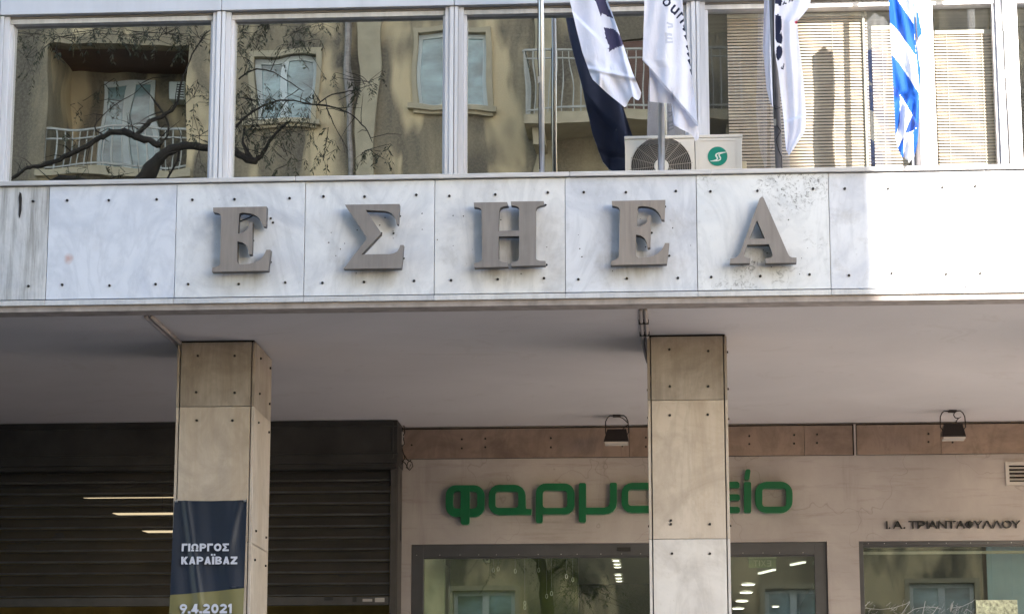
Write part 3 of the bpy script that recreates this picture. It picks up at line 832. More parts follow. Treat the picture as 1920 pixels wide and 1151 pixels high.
# shop front behind the shutter
lf = MB()
lf.box(sxr + 0.06, XL - 0.002, yc + 0.0, YB + 0.3, 0.13, ZCEIL - 0.001)
lf.build('door_jamb', M['shutrail'], bld)
lw = MB()
xa, xb = sx0 + 0.05, sxr
ye = 22.6
lw.box(xa, xb, ye, ye + 0.1, 0.13, 4.5, 0); lw.box(xa - 0.1, xa, 19.7, ye, 0.13, 4.5, 0); lw.box(xb, xb + 0.08, 19.7, ye, 0.13, 4.5, 0); lw.box(xa, xb, 19.7, ye, 4.5, 4.55, 1)
lw.build('shop_room', [plain('ochre_room_wall', (0.50, 0.37, 0.14), 0.85, var=0.4, scale=1.3), M['room']], bld)
lg = MB()
lg.box(xa, xb, 19.60, 19.66, 3.0, 3.06); lg.box(xa, xb, 19.60, 19.66, 4.40, 4.5)
for q in (0.02, 0.30, 0.56, 0.78, 0.99): lg.box(xa + (xb - xa) * q - 0.025, xa + (xb - xa) * q + 0.025, 19.60, 19.66, 0.13, 3.0)
wf = lg.build('shop_front', M['shopframe'], bld)
boxobj('pane', xa, xb, 19.62, 19.63, 0.2, 3.0, M['shopglass'], wf)
for (a, b, y, name) in ((214, 345, 963, 0), (270, 360, 996, 0), (160, 350, 933, 1)):
    YT = 21.2
    p, q = P(a, y, YT), P(b, y, YT)
    t_ = thing('tube_light', ((p.x + q.x) / 2, YT, p.z), ('lit fluorescent tube seen through the shutter, the longest and topmost of three', 'lit fluorescent tube seen through the shutter, middle one of three', 'lit fluorescent tube seen through the shutter, shortest and lowest of three')[(1, 2, 0)[(963, 996, 933).index(y)]], 'lamp', 'fluorescent tubes behind the shutter')
    hgt = 0.0085 if name == 0 else 0.0022
    m = MB(); m.hexa([(p.x + 0.03, YT, p.z - hgt), (q.x, YT, p.z - hgt), (q.x, YT, p.z + hgt), (p.x - 0.02, YT, p.z + hgt)], [(p.x + 0.03, YT + .03, p.z - hgt), (q.x, YT + .03, p.z - hgt), (q.x, YT + .03, p.z + hgt), (p.x - 0.02, YT + .03, p.z + hgt)])
    m.build('tube', M['tube'], t_)
    MB().box(p.x - 0.02, q.x, YT + 0.005, YT + 0.025, p.z + hgt, p.z + hgt + 0.02).build('batten', M['room'], t_)
    MB().tube([(q.x - 0.2, YT + 0.015, p.z + hgt), (q.x - 0.2, YT + 0.015, 4.5)], 0.003, 5).build('hanger', M['wire'], t_)

# ================================================================== big serif letters
E_R = [(1198, 208), (1500, 202), (1495, 315), (1478, 312), (1472, 292), (1460, 272), (1445, 257), (1428, 247), (1405, 240), (1365, 236), (1348, 240), (1343, 252),
       (1338, 355), (1360, 350), (1380, 340), (1394, 325), (1400, 308), (1402, 290), (1420, 290), (1415, 470), (1400, 472), (1395, 442), (1383, 418), (1362, 403), (1335, 398),
       (1333, 508), (1337, 521), (1350, 528), (1400, 525), (1430, 518), (1455, 506), (1475, 487), (1490, 465), (1498, 445), (1522, 445), (1508, 562), (1192, 569), (1195, 546), (1222, 538), (1234, 530), (1238, 516),
       (1243, 262), (1238, 246), (1226, 239), (1200, 235)]
S_R = [(140, 192), (447, 188), (440, 302), (430, 298), (427, 280), (418, 260), (404, 243), (386, 232), (360, 226), (258, 222), (345, 352), (232, 472), (390, 470), (415, 465), (433, 455), (444, 440), (452, 418), (470, 418), (457, 548), (132, 552), (265, 380)]
H_R = [(865, 180), (1052, 177), (1060, 198), (1030, 202), (1014, 210), (1008, 224), (1003, 340), (1118, 335), (1121, 220), (1116, 206), (1103, 199), (1075, 195), (1073, 174), (1258, 172), (1263, 192), (1234, 198), (1219, 206), (1213, 220),
       (1213, 488), (1219, 501), (1236, 507), (1268, 508), (1268, 532), (1075, 537), (1075, 515), (1100, 511), (1115, 503), (1120, 490), (1120, 368), (1005, 370), (1005, 495), (1011, 507), (1028, 513), (1056, 515), (1058, 540), (868, 545), (866, 520), (892, 516), (907, 508), (912, 495), (908, 225), (902, 212), (888, 207), (866, 205)]
A_O = [(598, 140), (606, 132), (614, 131), (620, 140), (740, 415), (748, 428), (760, 434), (783, 435), (783, 460), (628, 462), (626, 440), (648, 436), (660, 430), (663, 420), (645, 368), (537, 370), (521, 418), (523, 431), (536, 436), (552, 437), (550, 462), (450, 463), (452, 440), (473, 437), (488, 430), (499, 415)]
A_I = [(585, 248), (625, 340), (548, 342)]
YL = D - 0.088
e1 = onplane(E_R, YL, (0, 320, 3)); sg = onplane(S_R, YL, (600, 320, 3)); hh = onplane(H_R, YL, (600, 320, 3))
E2 = [(1145 + (a - 1192) / 330 * 110, 375 + (b - 202) / 367 * 122) for a, b in E_R]
e2 = onplane(E2, YL)
aa = [onplane(A_O, YL, (1200, 320, 2.667)), onplane(A_I, YL, (1200, 320, 2.667))]
for rings, lab, pins in (([e1], 'grey bronze capital letter epsilon on the fascia, first of the row beside the sigma', [(470, 400), (440, 500), (420, 400)]),
                   ([sg], 'grey bronze capital letter sigma bolted to the marble fascia', [(700, 395), (700, 500), (660, 395)]),
                   ([hh], 'grey bronze capital letter eta bolted to the marble fascia', [(920, 390), (990, 390), (920, 495), (990, 495)]),
                   ([e2], 'grey bronze capital letter epsilon between the eta and the alpha on the fascia', [(1170, 390), (1170, 490), (1230, 385)]),
                   (aa, 'grey bronze capital letter alpha with pointed top on the marble fascia', [(1425, 390), (1390, 490), (1462, 490)])):
    xs = [p[0] for p in rings[0]]; zs = [p[1] for p in rings[0]]
    c = ((min(xs) + max(xs)) / 2, D, min(zs))
    o = thing('sign_letter', c, lab, 'letter', 'bronze letters along the fascia')
    MB().prism(rings, YL, YL + 0.004).build('letter_face', M['bronze'], o)
    MB().prism(rings, YL + 0.0041, YL + 0.058).build('letter_return', M['bronze_side'], o)
    for px, py in pins:
        p = P(px, py, D)
        MB().tube([(p.x, YL + 0.058, p.z), (p.x, D + 0.002, p.z)], 0.007, 6).build('pin', M['bolt'], o)
# loose wire behind the first letter
p = [P(448, 416, D - .02), P(458, 412, D - .02), P(468, 408, D - .015), P(478, 402, D - .01)]
tag(MB().tube(p, 0.004, 5).build('loose_wire', M['wire'], None), 'short loose black wire showing behind the first bronze epsilon', 'wire')

# ================================================================== pharmacy letters
YLP = YB - 0.065
ZA, ZC2 = (750, 780, 3.102), (1200, 850, 3.825)
def pharm(lab, parts, fr):
    rings_all = [[onplane(r, YLP, fr) for r in rings] for rings in parts]
    xs = [p[0] for rings in rings_all for p in rings[0]]; zs = [p[1] for rings in rings_all for p in rings[0]]
    o = thing('shop_letter', ((min(xs) + max(xs)) / 2, YB, min(zs)), lab, 'letter', 'green letters of the shop sign')
    a, b = MB(), MB()
    for q, rings in enumerate(rings_all):
        a.prism(rings, YLP - 0.002 * q, YLP + 0.010 - 0.0005 * q)
        b.prism(rings, YLP + 0.0101, YB - 0.012 + 0.001 * q)
    a.build('face', M['green'], o, bevel=0.003)
    b.build('return', M['greenrim'], o)
g = 'green lower-case '
pharm(g + 'letter phi with a short stem, first of the shop sign', [[rrect(265, 492, 400, 585, 62), rrect(308, 449, 436, 536, 22, 3)[::-1]], [rrect(352, 405, 402, 630, [4, 4, 16, 16], 3)]], ZA)
al = lambda x, y: [[(x + 62, y), (x + 150, y)] + [(x + 150 + 65 * math.sin(R(t)), y + 62 - 62 * math.cos(R(t))) for t in (20, 45, 70, 90)] + [(x + 218, y + 140), (x + 253, y + 142), (x + 250, y + 175)] + [(x + 62 - 62 * math.sin(R(t)), y + 115 + 62 * math.cos(R(t))) for t in (0, 25, 50, 75, 90)] + [(x - 0, y + 62)] + [(x + 62 - 62 * math.cos(R(t)), y + 62 - 62 * math.sin(R(t))) for t in (20, 45, 70)],
                    rrect(x + 40, x + 172, y + 40, y + 134, 16, 3)[::-1]]
pharm(g + 'letter alpha between the phi and the rho', [al(515, 397)], ZA)
pharm(g + 'letter rho with a straight stem below the line', [[rrect(790, 1015, 390, 570, [58, 58, 58, 0]) + [(830, 570)] + rrect(790, 830, 560, 620, [0, 0, 12, 12], 3)[2:], rrect(830, 972, 432, 532, 18, 3)[::-1]]], ZA)
mu = rrect(1040, 1082, 387, 450, [10, 10, 0, 0], 3)[:8] + [(1082, 530), (1190, 530), (1206, 525), (1216, 514), (1220, 500)] + rrect(1220, 1262, 385, 440, [10, 10, 0, 0], 3)[:8] + [(1262, 500), (1256, 530), (1240, 552), (1215, 566), (1185, 570), (1082, 570)] + rrect(1040, 1082, 575, 618, [0, 0, 12, 12], 3)[2:]
pharm(g + 'letter mu beside the right marble column', [[mu]], ZA)
pharm(g + 'letter alpha half hidden by the right marble column', [al(1288, 385)], ZA)
kx = 130
pharm(g + 'letter kappa behind the right marble column', [[[(kx + 180, 205), (kx + 230, 205), (kx + 230, 290), (kx + 300, 205), (kx + 350, 205), (kx + 275, 312), (kx + 355, 425), (kx + 300, 425), (kx + 230, 330), (kx + 230, 425), (kx + 180, 425)]]], ZC2)
eps = [(715, 250), (640, 250), (612, 262), (608, 300), (618, 312), (608, 325), (608, 365), (620, 378)] 
pharm(g + 'letter epsilon emerging behind the right marble column', [[[(530, 200), (700, 200), (714, 210), (716, 236), (706, 246), (545, 246), (540, 290), (700, 290), (716, 296), (718, 325), (708, 336), (545, 336), (545, 380), (700, 380), (716, 386), (718, 415), (706, 425), (530, 425), (505, 405), (500, 370), (500, 240), (510, 212)]]], ZC2)
pharm(g + 'letter iota with an accent above, beside the omicron', [[rrect(745, 798, 202, 424, 12, 3)], [[(756, 122), (766, 112), (786, 112), (793, 122), (785, 178), (776, 190), (756, 190), (747, 180)]]], ZC2)
pharm(g + 'letter omicron, last of the shop sign', [[rrect(825, 1095, 200, 425, 85), rrect(878, 1047, 250, 378, 18, 3)[::-1]]], ZC2)

# small black name sign
ns = thing('name_sign', P(1786, 995, YB), 'small black capital letters fixed on the plaster above the right shop window', 'sign')
row = [('Ι', 541, 553), ('.', 566, 582), ('Α', 608, 700), ('.', 713, 732), ('Τ', 765, 850), ('Ρ', 852, 932), ('Ι', 945, 956), ('Α', 958, 1050), ('Ν', 1060, 1145), ('Τ', 1150, 1235), ('Α', 1240, 1326), ('Φ', 1332, 1415), ('Υ', 1418, 1502), ('Λ', 1502, 1598), ('Λ', 1603, 1694), ('Ο', 1704, 1792), ('Υ', 1795, 1882)]
for ch, a, b in row:
    y1 = 166 - (a - 540) / 1340 * 8; y0 = y1 - 76
    if ch == '.': y0 = y1 - 16
    m = MB(); put_glyph(m, ch, 1560 + a / 5.333, 1560 + b / 5.333, 960 + y0 / 5.333, 960 + y1 / 5.333, YB - 0.004, 0.022)
    m.build('letter', M['black'], ns)

# ================================================================== banner on the left column
YN = YC - 0.03
bn = thing('banner', P(392, 1200, YN), 'navy and olive banner with white lettering tied to the left marble column', 'banner')
tl, tr = P(327, 938, YN), P(463, 937, YN)
bl, br = P(312, 1270, YN), P(452, 1268, YN)
nx, nz = 36, 90
m = MB(); vs = []
def ban(u, v):
    p = tl.lerp(tr, u).lerp(bl.lerp(br, u), v)
    fold = 0.009 * math.sin((u - 0.28 * v - 0.2) * 16) * (0.4 + 0.6 * v) + 0.015 * math.exp(-((u - 0.16 - 0.42 * v) / 0.05) ** 2) + 0.012 * math.exp(-((u - 0.9 + 0.45 * v) / 0.05) ** 2) * max(0, 1 - 2 * v)
    sag = 0.004 * math.sin(math.pi * u) * (1 - v)
    return Vector((p.x, YN - fold, p.z - sag))
for j in range(nz + 1):
    for i in range(nx + 1): vs.append(ban(i / nx, j / nz))
fs, mi = [], []
for j in range(nz):
    for i in range(nx):
        fs.append((j * (nx + 1) + i, (j + 1) * (nx + 1) + i, (j + 1) * (nx + 1) + i + 1, j * (nx + 1) + i + 1))
m.v = [tuple(v) for v in vs]; m.f = fs
# the border between navy and olive is a slanted line: move the nearest row of points onto it
vb = lambda u: 0.537 - 0.036 * u
jb = round(0.52 * nz)
for i in range(nx + 1): m.v[jb * (nx + 1) + i] = tuple(ban(i / nx, vb(i / nx)))
for dj in (-1, 1):
    for i in range(nx + 1):
        m.v[(jb + dj) * (nx + 1) + i] = tuple(ban(i / nx, vb(i / nx) + dj / nz * 0.7))
m.mi = [0 if j < jb else 1 for j in range(nz) for i in range(nx)]
m.build('cloth', [M['navy'], M['olive']], bn, smooth=True)
def arc(cx, cy, rx, ry, w, a0, a1, n=14):
    o_, i_ = [], []
    for k in range(n + 1):
        a = R(a0 + (a1 - a0) * k / n)
        o_.append((cx + rx * math.cos(a), cy + ry * math.sin(a))); i_.append((cx + (rx - w) * math.cos(a), cy + (ry - w * 0.95) * math.sin(a)))
    return o_ + i_[::-1]
def rc(x0, x1, y0, y1): return [(x0, y0), (x1, y0), (x1, y1), (x0, y1)]
BOLD = {                                             # heavy strokes in a unit box, y up
    'Γ': [rc(0, .34, 0, 1), rc(.3, 1, .74, 1)], 'Ι': [rc(0, 1, 0, 1)], 'Ρ': [rc(0, .32, 0, 1), arc(.5, .67, .5, .33, .25, -90, 90), rc(.3, .52, .76, 1), rc(.3, .52, .34, .58)],
    'Ο': [arc(.5, .5, .5, .5, .27, 0, 180), arc(.5, .5, .5, .5, .27, 180, 360)], 'Ω': [arc(.5, .56, .5, .44, .27, -52, 232), rc(0, .40, 0, .22), rc(.60, 1, 0, .22)],
    'Σ': [rc(0, 1, .77, 1), rc(0, 1, 0, .23), [(0, .8), (.36, .8), (.72, .5), (.36, .2), (0, .2), (.34, .5)]],
    'Κ': [rc(0, .32, 0, 1), [(.3, .40), (.3, .66), (.62, 1), (1, 1), (.60, .55), (1.02, 0), (.64, 0)]],
    'Α': [[(0, 0), (.31, 0), (.56, .72), (.5, 1), (.36, 1)], [(.69, 0), (1, 0), (.64, 1), (.48, 1), (.44, .72)], rc(.22, .78, .16, .37)],
    'Β': [rc(0, .32, 0, 1), arc(.5, .74, .42, .26, .22, -90, 90), arc(.5, .28, .5, .28, .23, -90, 90), rc(.3, .52, .79, 1), rc(.3, .52, 0, .22), rc(.3, .52, .42, .56)],
    'Ζ': [rc(0, 1, .76, 1), rc(0, 1, 0, .24), [(0, .2), (.42, .2), (1, .8), (.58, .8)]],
    '9': [arc(.5, .66, .5, .34, .25, 0, 180), arc(.5, .66, .5, .34, .25, 180, 360), [(.70, .5), (1, .66), (.58, 0), (.22, 0)]],
    '4': [rc(.52, .82, 0, 1), [(0, .18), (.36, .18), (.78, 1), (.46, 1)], rc(0, 1, .18, .41)], '0': [arc(.5, .5, .5, .5, .29, 0, 180), arc(.5, .5, .5, .5, .29, 180, 360)],
    '2': [arc(.48, .68, .48, .32, .27, -25, 165), [(0, .2), (.42, .2), (.95, .56), (.66, .62)], rc(0, 1, 0, .25)], '1': [rc(.38, .90, 0, 1), [(0, .62), (0, .84), (.42, 1), (.42, .74)]], '.': [rc(0, 1, 0, 1)]}
def put_bold(mb, ch, px0, px1, py0, py1, Y, t):
    a, b = P(px0, py1, Y), P(px1, py0, Y)
    for q, poly in enumerate(BOLD[ch]):
        ring = [(a.x + (b.x - a.x) * x, a.z + (b.z - a.z) * y) for x, y in poly]
        mb.prism([ring], Y - t - 0.0004 * q, Y - 0.0002 * q)
def text_row(s, x0, x1, y0, y1, name, tilt=0.0):
    # widths follow the letters' own proportions
    wd = {'Ι': 0.34, '.': 0.34, 'Ϊ': 0.40, '1': 0.55, 'Ω': 1.05, 'Γ': 0.82, 'Σ': 0.9, 'Ο': 1.08}
    tot = sum(wd.get(c, 0.95) for c in s); x = x0
    for c in s:
        w = (x1 - x0) * wd.get(c, 0.95) / tot
        yt, yb = y0 + tilt * (x - x0), y1 + tilt * (x - x0)
        a0, a1 = x + w * 0.06, x + w * 0.94
        if c == '.': yt = yb - 4.4
        mm = MB()
        if c == 'Ϊ':
            put_bold(mm, 'Ι', a0 + 0.4, a1 - 0.4, yt, yb, YN - 0.021, 0.003)
            put_bold(mm, '.', a0 - 1.4, a0 + 1.8, yt - 5, yt - 1.8, YN - 0.021, 0.003); put_bold(mm, '.', a1 - 1.8, a1 + 1.4, yt - 5, yt - 1.8, YN - 0.021, 0.003)
        else:
            put_bold(mm, c, a0, a1, yt, yb, YN - 0.021, 0.003)
        # lay each letter on the cloth
        mm.v = [(vx, vy, vz) for vx, vy, vz in mm.v]
        mm.build('letter', M['bannertext'], bn)
        x += w
text_row('ΓΙΩΡΓΟΣ', 340, 430, 1018.5, 1033, 'n', -0.004)
text_row('ΚΑΡΑΪΒΑΖ', 339, 446, 1043, 1057.5, 'n', -0.004)
text_row('9.4.2021', 336, 436, 1131.5, 1149.5, 'n', -0.004)
for (px, py) in ((331, 940), (460, 939)):
    p = P(px, py, YN - 0.004)
    MB().tube([(p.x - .008, YN - .012, p.z), (p.x + .008, YN - .012, p.z + .002)], 0.007, 8).build('grommet', M['grommet'], bn)
    MB().tube([(p.x, YN - 0.012, p.z), (p.x, YC - 0.002, p.z + 0.02)], 0.003, 5).build('tie', M['cord'], bn)

# ================================================================== ceiling floodlights, vent, cables
def floodlight(pts, label, cab):
    (bx0, bx1, by), (hx0, hx1, hy0, hy1), bot = pts
    top = PZ((bx0 + bx1) / 2, by, ZCEIL)
    Y = top.y
    o = thing('floodlight', top, label, 'floodlight', 'floodlights under the soffit')
    a, b = P(hx0, hy1, Y), P(hx1, hy0, Y)
    zt = b.z; zb = a.z
    # housing: narrower at the top, wide rim below
    m = MB()
    w = b.x - a.x
    fr = [(a.x, Y - 0.07, zb), (b.x, Y - 0.07, zb), (b.x - 0.10 * w, Y - 0.01, zt), (a.x + 0.14 * w, Y - 0.01, zt)]
    bk = [(a.x, Y + 0.08, zb + 0.02), (b.x, Y + 0.08, zb + 0.02), (b.x - 0.10 * w, Y + 0.07, zt), (a.x + 0.14 * w, Y + 0.07, zt)]
    m.hexa(fr, bk)
    h = m.build('housing', M['lampbody'], o, bevel=0.004)
    MB().box(a.x + 0.01, b.x - 0.006, Y - 0.074, Y + 0.07, zb - 0.014, zb - 0.001).build('glass', M['lampglass'], h)
    l0, l1 = P(bx0, by, Y), P(bx1, by, Y)
    zm = (zt + zb) / 2
    path = [(a.x + 0.02, Y, zm), (l0.x - 0.004, Y, zm + 0.03), (l0.x - 0.002, Y, ZCEIL - 0.05), (l0.x + 0.012, Y, ZCEIL - 0.02), (l0.x + 0.03, Y, ZCEIL - 0.004), (l1.x - 0.03, Y, ZCEIL - 0.004), (l1.x - 0.012, Y, ZCEIL - 0.02), (l1.x + 0.002, Y, ZCEIL - 0.05), (l1.x + 0.006, Y, zm + 0.03), (b.x - 0.02, Y, zm)]
    MB().tube(path, 0.0045, 6).build('bracket', M['lampbody'], o)
    MB().tube([P(px, py, Y - 0.01) for px, py in cab], 0.0042, 6).build('cable', M['wire'], o)
    MB().box(top.x - 0.03, top.x + 0.03, Y - 0.03, Y + 0.03, ZCEIL - 0.014, ZCEIL - 0.0005).build('ceiling_plate', M['lampbody'], o)
floodlight(((1136, 1177, 778), (1132, 1179, 804, 830), 0), 'black floodlight hanging under the soffit left of the right marble column', [(1157, 779), (1168, 784), (1177, 792), (1178, 796), (1172, 800), (1167, 805)])
floodlight(((1763, 1808, 769), (1765, 1809, 794, 821), 0), 'dark floodlight hanging under the soffit at far right above the name sign', [(1790, 772), (1788, 778), (1791, 783), (1797, 784), (1802, 781), (1797, 784), (1793, 789), (1792, 795)])

vt = thing('vent_grille', P(1910, 910, YB), 'pale metal ventilation grille set in the plaster at the far right', 'vent')
va, vb_ = P(1886, 910, YB), P(1886, 866, YB)
vx0, vx1, vz0, vz1 = va.x, va.x + 0.42, va.z, vb_.z
m = MB()
wall_grid(m, vx0, vx1, vz0, vz1, YB - 0.02, 0.018, [(vx0 + 0.028, vx1 - 0.028, vz0 + 0.028, vz1 - 0.028)])
m.build('frame', M['ventframe'], vt, bevel=0.001)
boxobj('backing', vx0 + 0.026, vx1 - 0.026, YB - 0.003, YB - 0.0015, vz0 + 0.026, vz1 - 0.026, M['dark'], vt)
for k in range(4):
    z = vz0 + 0.040 + k * (vz1 - vz0 - 0.066) / 4
    m = MB().hexa([(vx0 + .028, YB - .018, z), (vx1 - .028, YB - .018, z), (vx1 - .028, YB - .018, z + .005), (vx0 + .028, YB - .018, z + .005)],
                  [(vx0 + .028, YB - .005, z + .012), (vx1 - .028, YB - .005, z + .012), (vx1 - .028, YB - .005, z + .017), (vx0 + .028, YB - .005, z + .017)])
    m.build('slat', M['ventframe'], vt)

cb = thing('cable_bundle', P(757, 840, YB - 0.1), 'tangle of black cables and a small junction box beside the shutter box', 'cables')
Yk = YB - 0.09
boxobj('junction_box', X(749, Yk, 815), X(756, Yk, 815), Yk - 0.03, Yk + 0.08, Zc(833, Yk, 752), Zc(810, Yk, 752), M['ventframe'], cb)
cabs = [[(750, 797), (755, 803), (752, 812), (757, 822), (750, 832), (755, 845), (759, 858), (752, 872), (749, 885)],
        [(757, 797), (759, 810), (751, 826), (748, 832), (752, 838), (758, 832), (757, 824)],
        [(756, 850), (764, 862), (772, 866), (774, 874), (768, 881), (762, 876), (765, 866), (771, 862)],
        [(752, 862), (760, 868), (767, 880), (770, 870)], [(750, 880), (751, 900), (750, 940), (751, 1010), (748, 1022)]]
for c in cabs:
    MB().tube([P(a, b, Yk - 0.02 + 0.01 * random.random()) for a, b in c], 0.0045, 5).build('cable', M['wire'], cb, smooth=True)
boxobj('cable_clip', X(749, Yk), X(753, Yk), Yk - 0.03, Yk + 0.09, Zc(902, Yk, 752), Zc(890, Yk, 752), M['ventframe'], cb)

# ================================================================== shop interior fittings
def downlight(px, py, r, label, mat='lamp'):
    c = PZ(px, py, ZSC - 0.008)
    o = thing('downlight', c, label, 'ceiling light', 'lit downlights in the shop ceiling')
    n = 14
    m = MB().add([(c.x + r * math.cos(2 * math.pi * i / n), c.y + r * 1.9 * math.sin(2 * math.pi * i / n), c.z) for i in range(n)], [tuple(range(n))[::-1]])
    m.build('lens', M[mat], o)
    m = MB().tube([(c.x + (r + .006) * math.cos(2 * math.pi * i / n), c.y + (r * 1.9 + .01) * math.sin(2 * math.pi * i / n), c.z) for i in range(n + 1)], 0.006, 5, cap=False)
    m.build('rim', M['shopwhite'], o)
lowlab = ['nearest', 'second nearest', 'middle', 'fourth', 'fifth', 'farthest']
for i, (x, y) in enumerate(((1155, 1050.5), (1157, 1057), (1158, 1062.5), (1159, 1077), (1160, 1083.5), (1161, 1089))):
    downlight(x, y, 0.033, f'small lit downlight left of the right column, {lowlab[i]} in its row of six')
for i, (x, y) in enumerate(((1403, 1095), (1399, 1110), (1391, 1126), (1384, 1140))):
    downlight(x, y, 0.068, f'lit oval downlight right of the column under the exit sign, {["nearest", "second", "third", "farthest"][i]} of four')
for i, (x, y) in enumerate(((1454, 1136.5), (1535, 1124), (1536, 1136))):
    downlight(x, y, 0.04, ('small lit downlight alone in the middle of the glazed door', 'lit downlight at the right edge of the door, upper of two', 'lit downlight at the right edge of the door, lower of two')[i])
for i, (a, b, c, d, e) in enumerate(((1421, 1076, 1449, 1069, 2.2), (1481, 1060, 1505, 1055, 2.2))):
    p, q = PZ(a, b, ZSC - 0.02), PZ(c, d, ZSC - 0.02)
    o = thing('strip_light', p, ('slanting lit strip light just below the exit sign', 'slanting lit strip light right of the exit sign')[i], 'ceiling light', 'strip lights in the shop ceiling')
    MB().hexa([p, q, q + Vector((0.03, 0, 0)), p + Vector((0.03, 0, 0))], [p + Vector((0, 0, .015)), q + Vector((0, 0, .015)), q + Vector((0.03, 0, .015)), p + Vector((0.03, 0, .015))]).build('diffuser', M['softlamp'], o)
    MB().hexa([p + Vector((-.008, 0, .016)), q + Vector((-.008, 0, .016)), q + Vector((.038, 0, .016)), p + Vector((.038, 0, .016))], [p + Vector((-.008, 0, .021)), q + Vector((-.008, 0, .021)), q + Vector((.038, 0, .021)), p + Vector((.038, 0, .021))]).build('tray', M['shopwhite'], o)
YX = YB + 0.5
ex = thing('exit_sign', P(1430, 1043, YX), 'pale green exit sign seen from behind through the shop glass', 'sign')
p, q = P(1404, 1064, YX), P(1455, 1046, YX)
MB().box(p.x, q.x, YX, YX + 0.02, p.z, q.z).build('sign_panel', M['exitbox'], ex)
MB().box(p.x - 0.005, q.x + 0.005, YX - 0.004, YX + 0.03, q.z + 0.0005, q.z + 0.014).build('housing', M['exittext'], ex)
for xx in (p.x + .03, q.x - .03): MB().tube([(xx, YX + .01, q.z + .014), (xx, YX + .01, ZSC)], 0.003, 5).build('hanger', M['wire'], ex)
m = MB()
for ch, a, b in (('T', 1413, 1421), ('I', 1423, 1425), ('X', 1427, 1436), ('E', 1438, 1446)):
    m = MB(); put_glyph(m, ch, a, b, 1050, 1061, YX - 0.001, 0.003, mirrored=True); m.build('letter', M['exittext'], ex)
sn = thing('door_sensor', P(1527, 1058, YB + 0.1), 'small white square sensor hanging inside the glazed door', 'sensor')
p, q = P(1523.5, 1058, YB + .12), P(1531.5, 1050, YB + .12)
MB().box(p.x, q.x, YB + .112, YB + .135, p.z, q.z).build('case', M['shopwhite'], sn, bevel=0.002)
MB().tube([((p.x + q.x) / 2, YB + .12, q.z), ((p.x + q.x) / 2, YB + .12, ZO - .09)], 0.0015, 4).build('cable', M['wire'], sn)
cm = thing('security_camera', P(915, 1050, 20.5), 'small white camera on the green wall inside the left shop window', 'camera')
p = P(913, 1049, 20.5)
MB().box(p.x - .022, p.x + .022, 20.46, 20.56, p.z - .018, p.z + .02).build('body', M['shopwhite'], cm, bevel=0.005)
MB().tube([(p.x + .005, 20.455, p.z), (p.x + .005, 20.462, p.z)], 0.012, 10).build('lens', M['black'], cm)
MB().tube([(p.x, 20.54, p.z), (p.x, 20.60, p.z + .03)], 0.008, 6).build('arm', M['shopwhite'], cm)
# teal screen panel for sunlit dusty glass, patterned paper and cobweb decals in the right window
xs0 = X(1851, YB + .35, 1080)  # added panel, its teal imitates sun on the dusty pane
sc_ = tag(MB().box(xs0, w2[1] + 0.1, YB + 0.35, YB + 0.37, 0.14, ZSC - 0.002).build('glare_panel', M['glare']), 'teal screen of sunlit dusty glass, a panel added inside the right shop window at the picture edge', 'glare')
p, q = P(1831, 1160, YB + .0695), P(1907, 1124, YB + .0695)
tag(MB().box(p.x, q.x, YB + .062, YB + .0685, p.z - .3, q.z).build('paper_sheet', M['paper']), 'pale patterned paper sheet stuck on the right shop window', 'paper')
wb = thing('cobweb_decal', P(1720, 1151, YB + .066), 'white cobweb decal with criss-cross threads along the right shop window', 'decal')
rnd = random.Random(3)
def thread(pts, r): MB().tube([P(a, b, YB + .064) for a, b in pts], r, 4).build('thread', M['web'], wb)
thread([(1622, 1139), (1650, 1142), (1675, 1139), (1700, 1131), (1706, 1126)], 0.0018)
thread([(1785, 1139), (1805, 1136), (1822, 1128), (1828, 1123)], 0.0018)
thread([(1700, 1151), (1715, 1141), (1735, 1137), (1755, 1138), (1765, 1141)], 0.0022)
for a, b, c, d in ((1621, 1136, 1631, 1127), (1690, 1151, 1706, 1128), (1730, 1151, 1735, 1126), (1748, 1151, 1759, 1136), (1782, 1142, 1788, 1126), (1782, 1146, 1787, 1133)):
    thread([(a, b), (c, d)], 0.0026)
fine = MB()
for k in range(95):
    x = rnd.choice((rnd.uniform(1622, 1705), rnd.uniform(1700, 1770), rnd.uniform(1775, 1832)))
    y = rnd.uniform(1132, 1160); l = rnd.uniform(5, 13); an = rnd.choice((0.7, -0.5, 1.2))
    fine.tube([P(x, y, YB + .065), P(x + l * math.cos(an), y - l * math.sin(an), YB + .065)], 0.0008, 3)
o = fine.build('fine_threads', M['web'], wb); o['kind'] = 'stuff'
# two hanging key-ring chains of small decals on the left window
hc = thing('hanging_ornament', P(980, 1060, YB + .2), 'string of small pale ornaments hanging inside the left shop window', 'ornament')
for k, (x, y) in enumerate(((925, 1068), (934, 1066), (966, 1070), (1010, 1068), (1062, 1080), (1074, 1086), (1025, 1117), (1034, 1112), (984, 1130), (984, 1138))):
    c = P(x, y, YB + .2)
    MB().tube([(c.x + .009 * math.cos(i * .9), YB + .2, c.z + .018 * math.sin(i * .9)) for i in range(8)], 0.0028, 4).build('ornament', M['shopwhite'], hc)
    MB().tube([(c.x, YB + .2, c.z + .018), (c.x, YB + .2, ZO - .1)], 0.0006, 3).build('string', M['web'], hc)

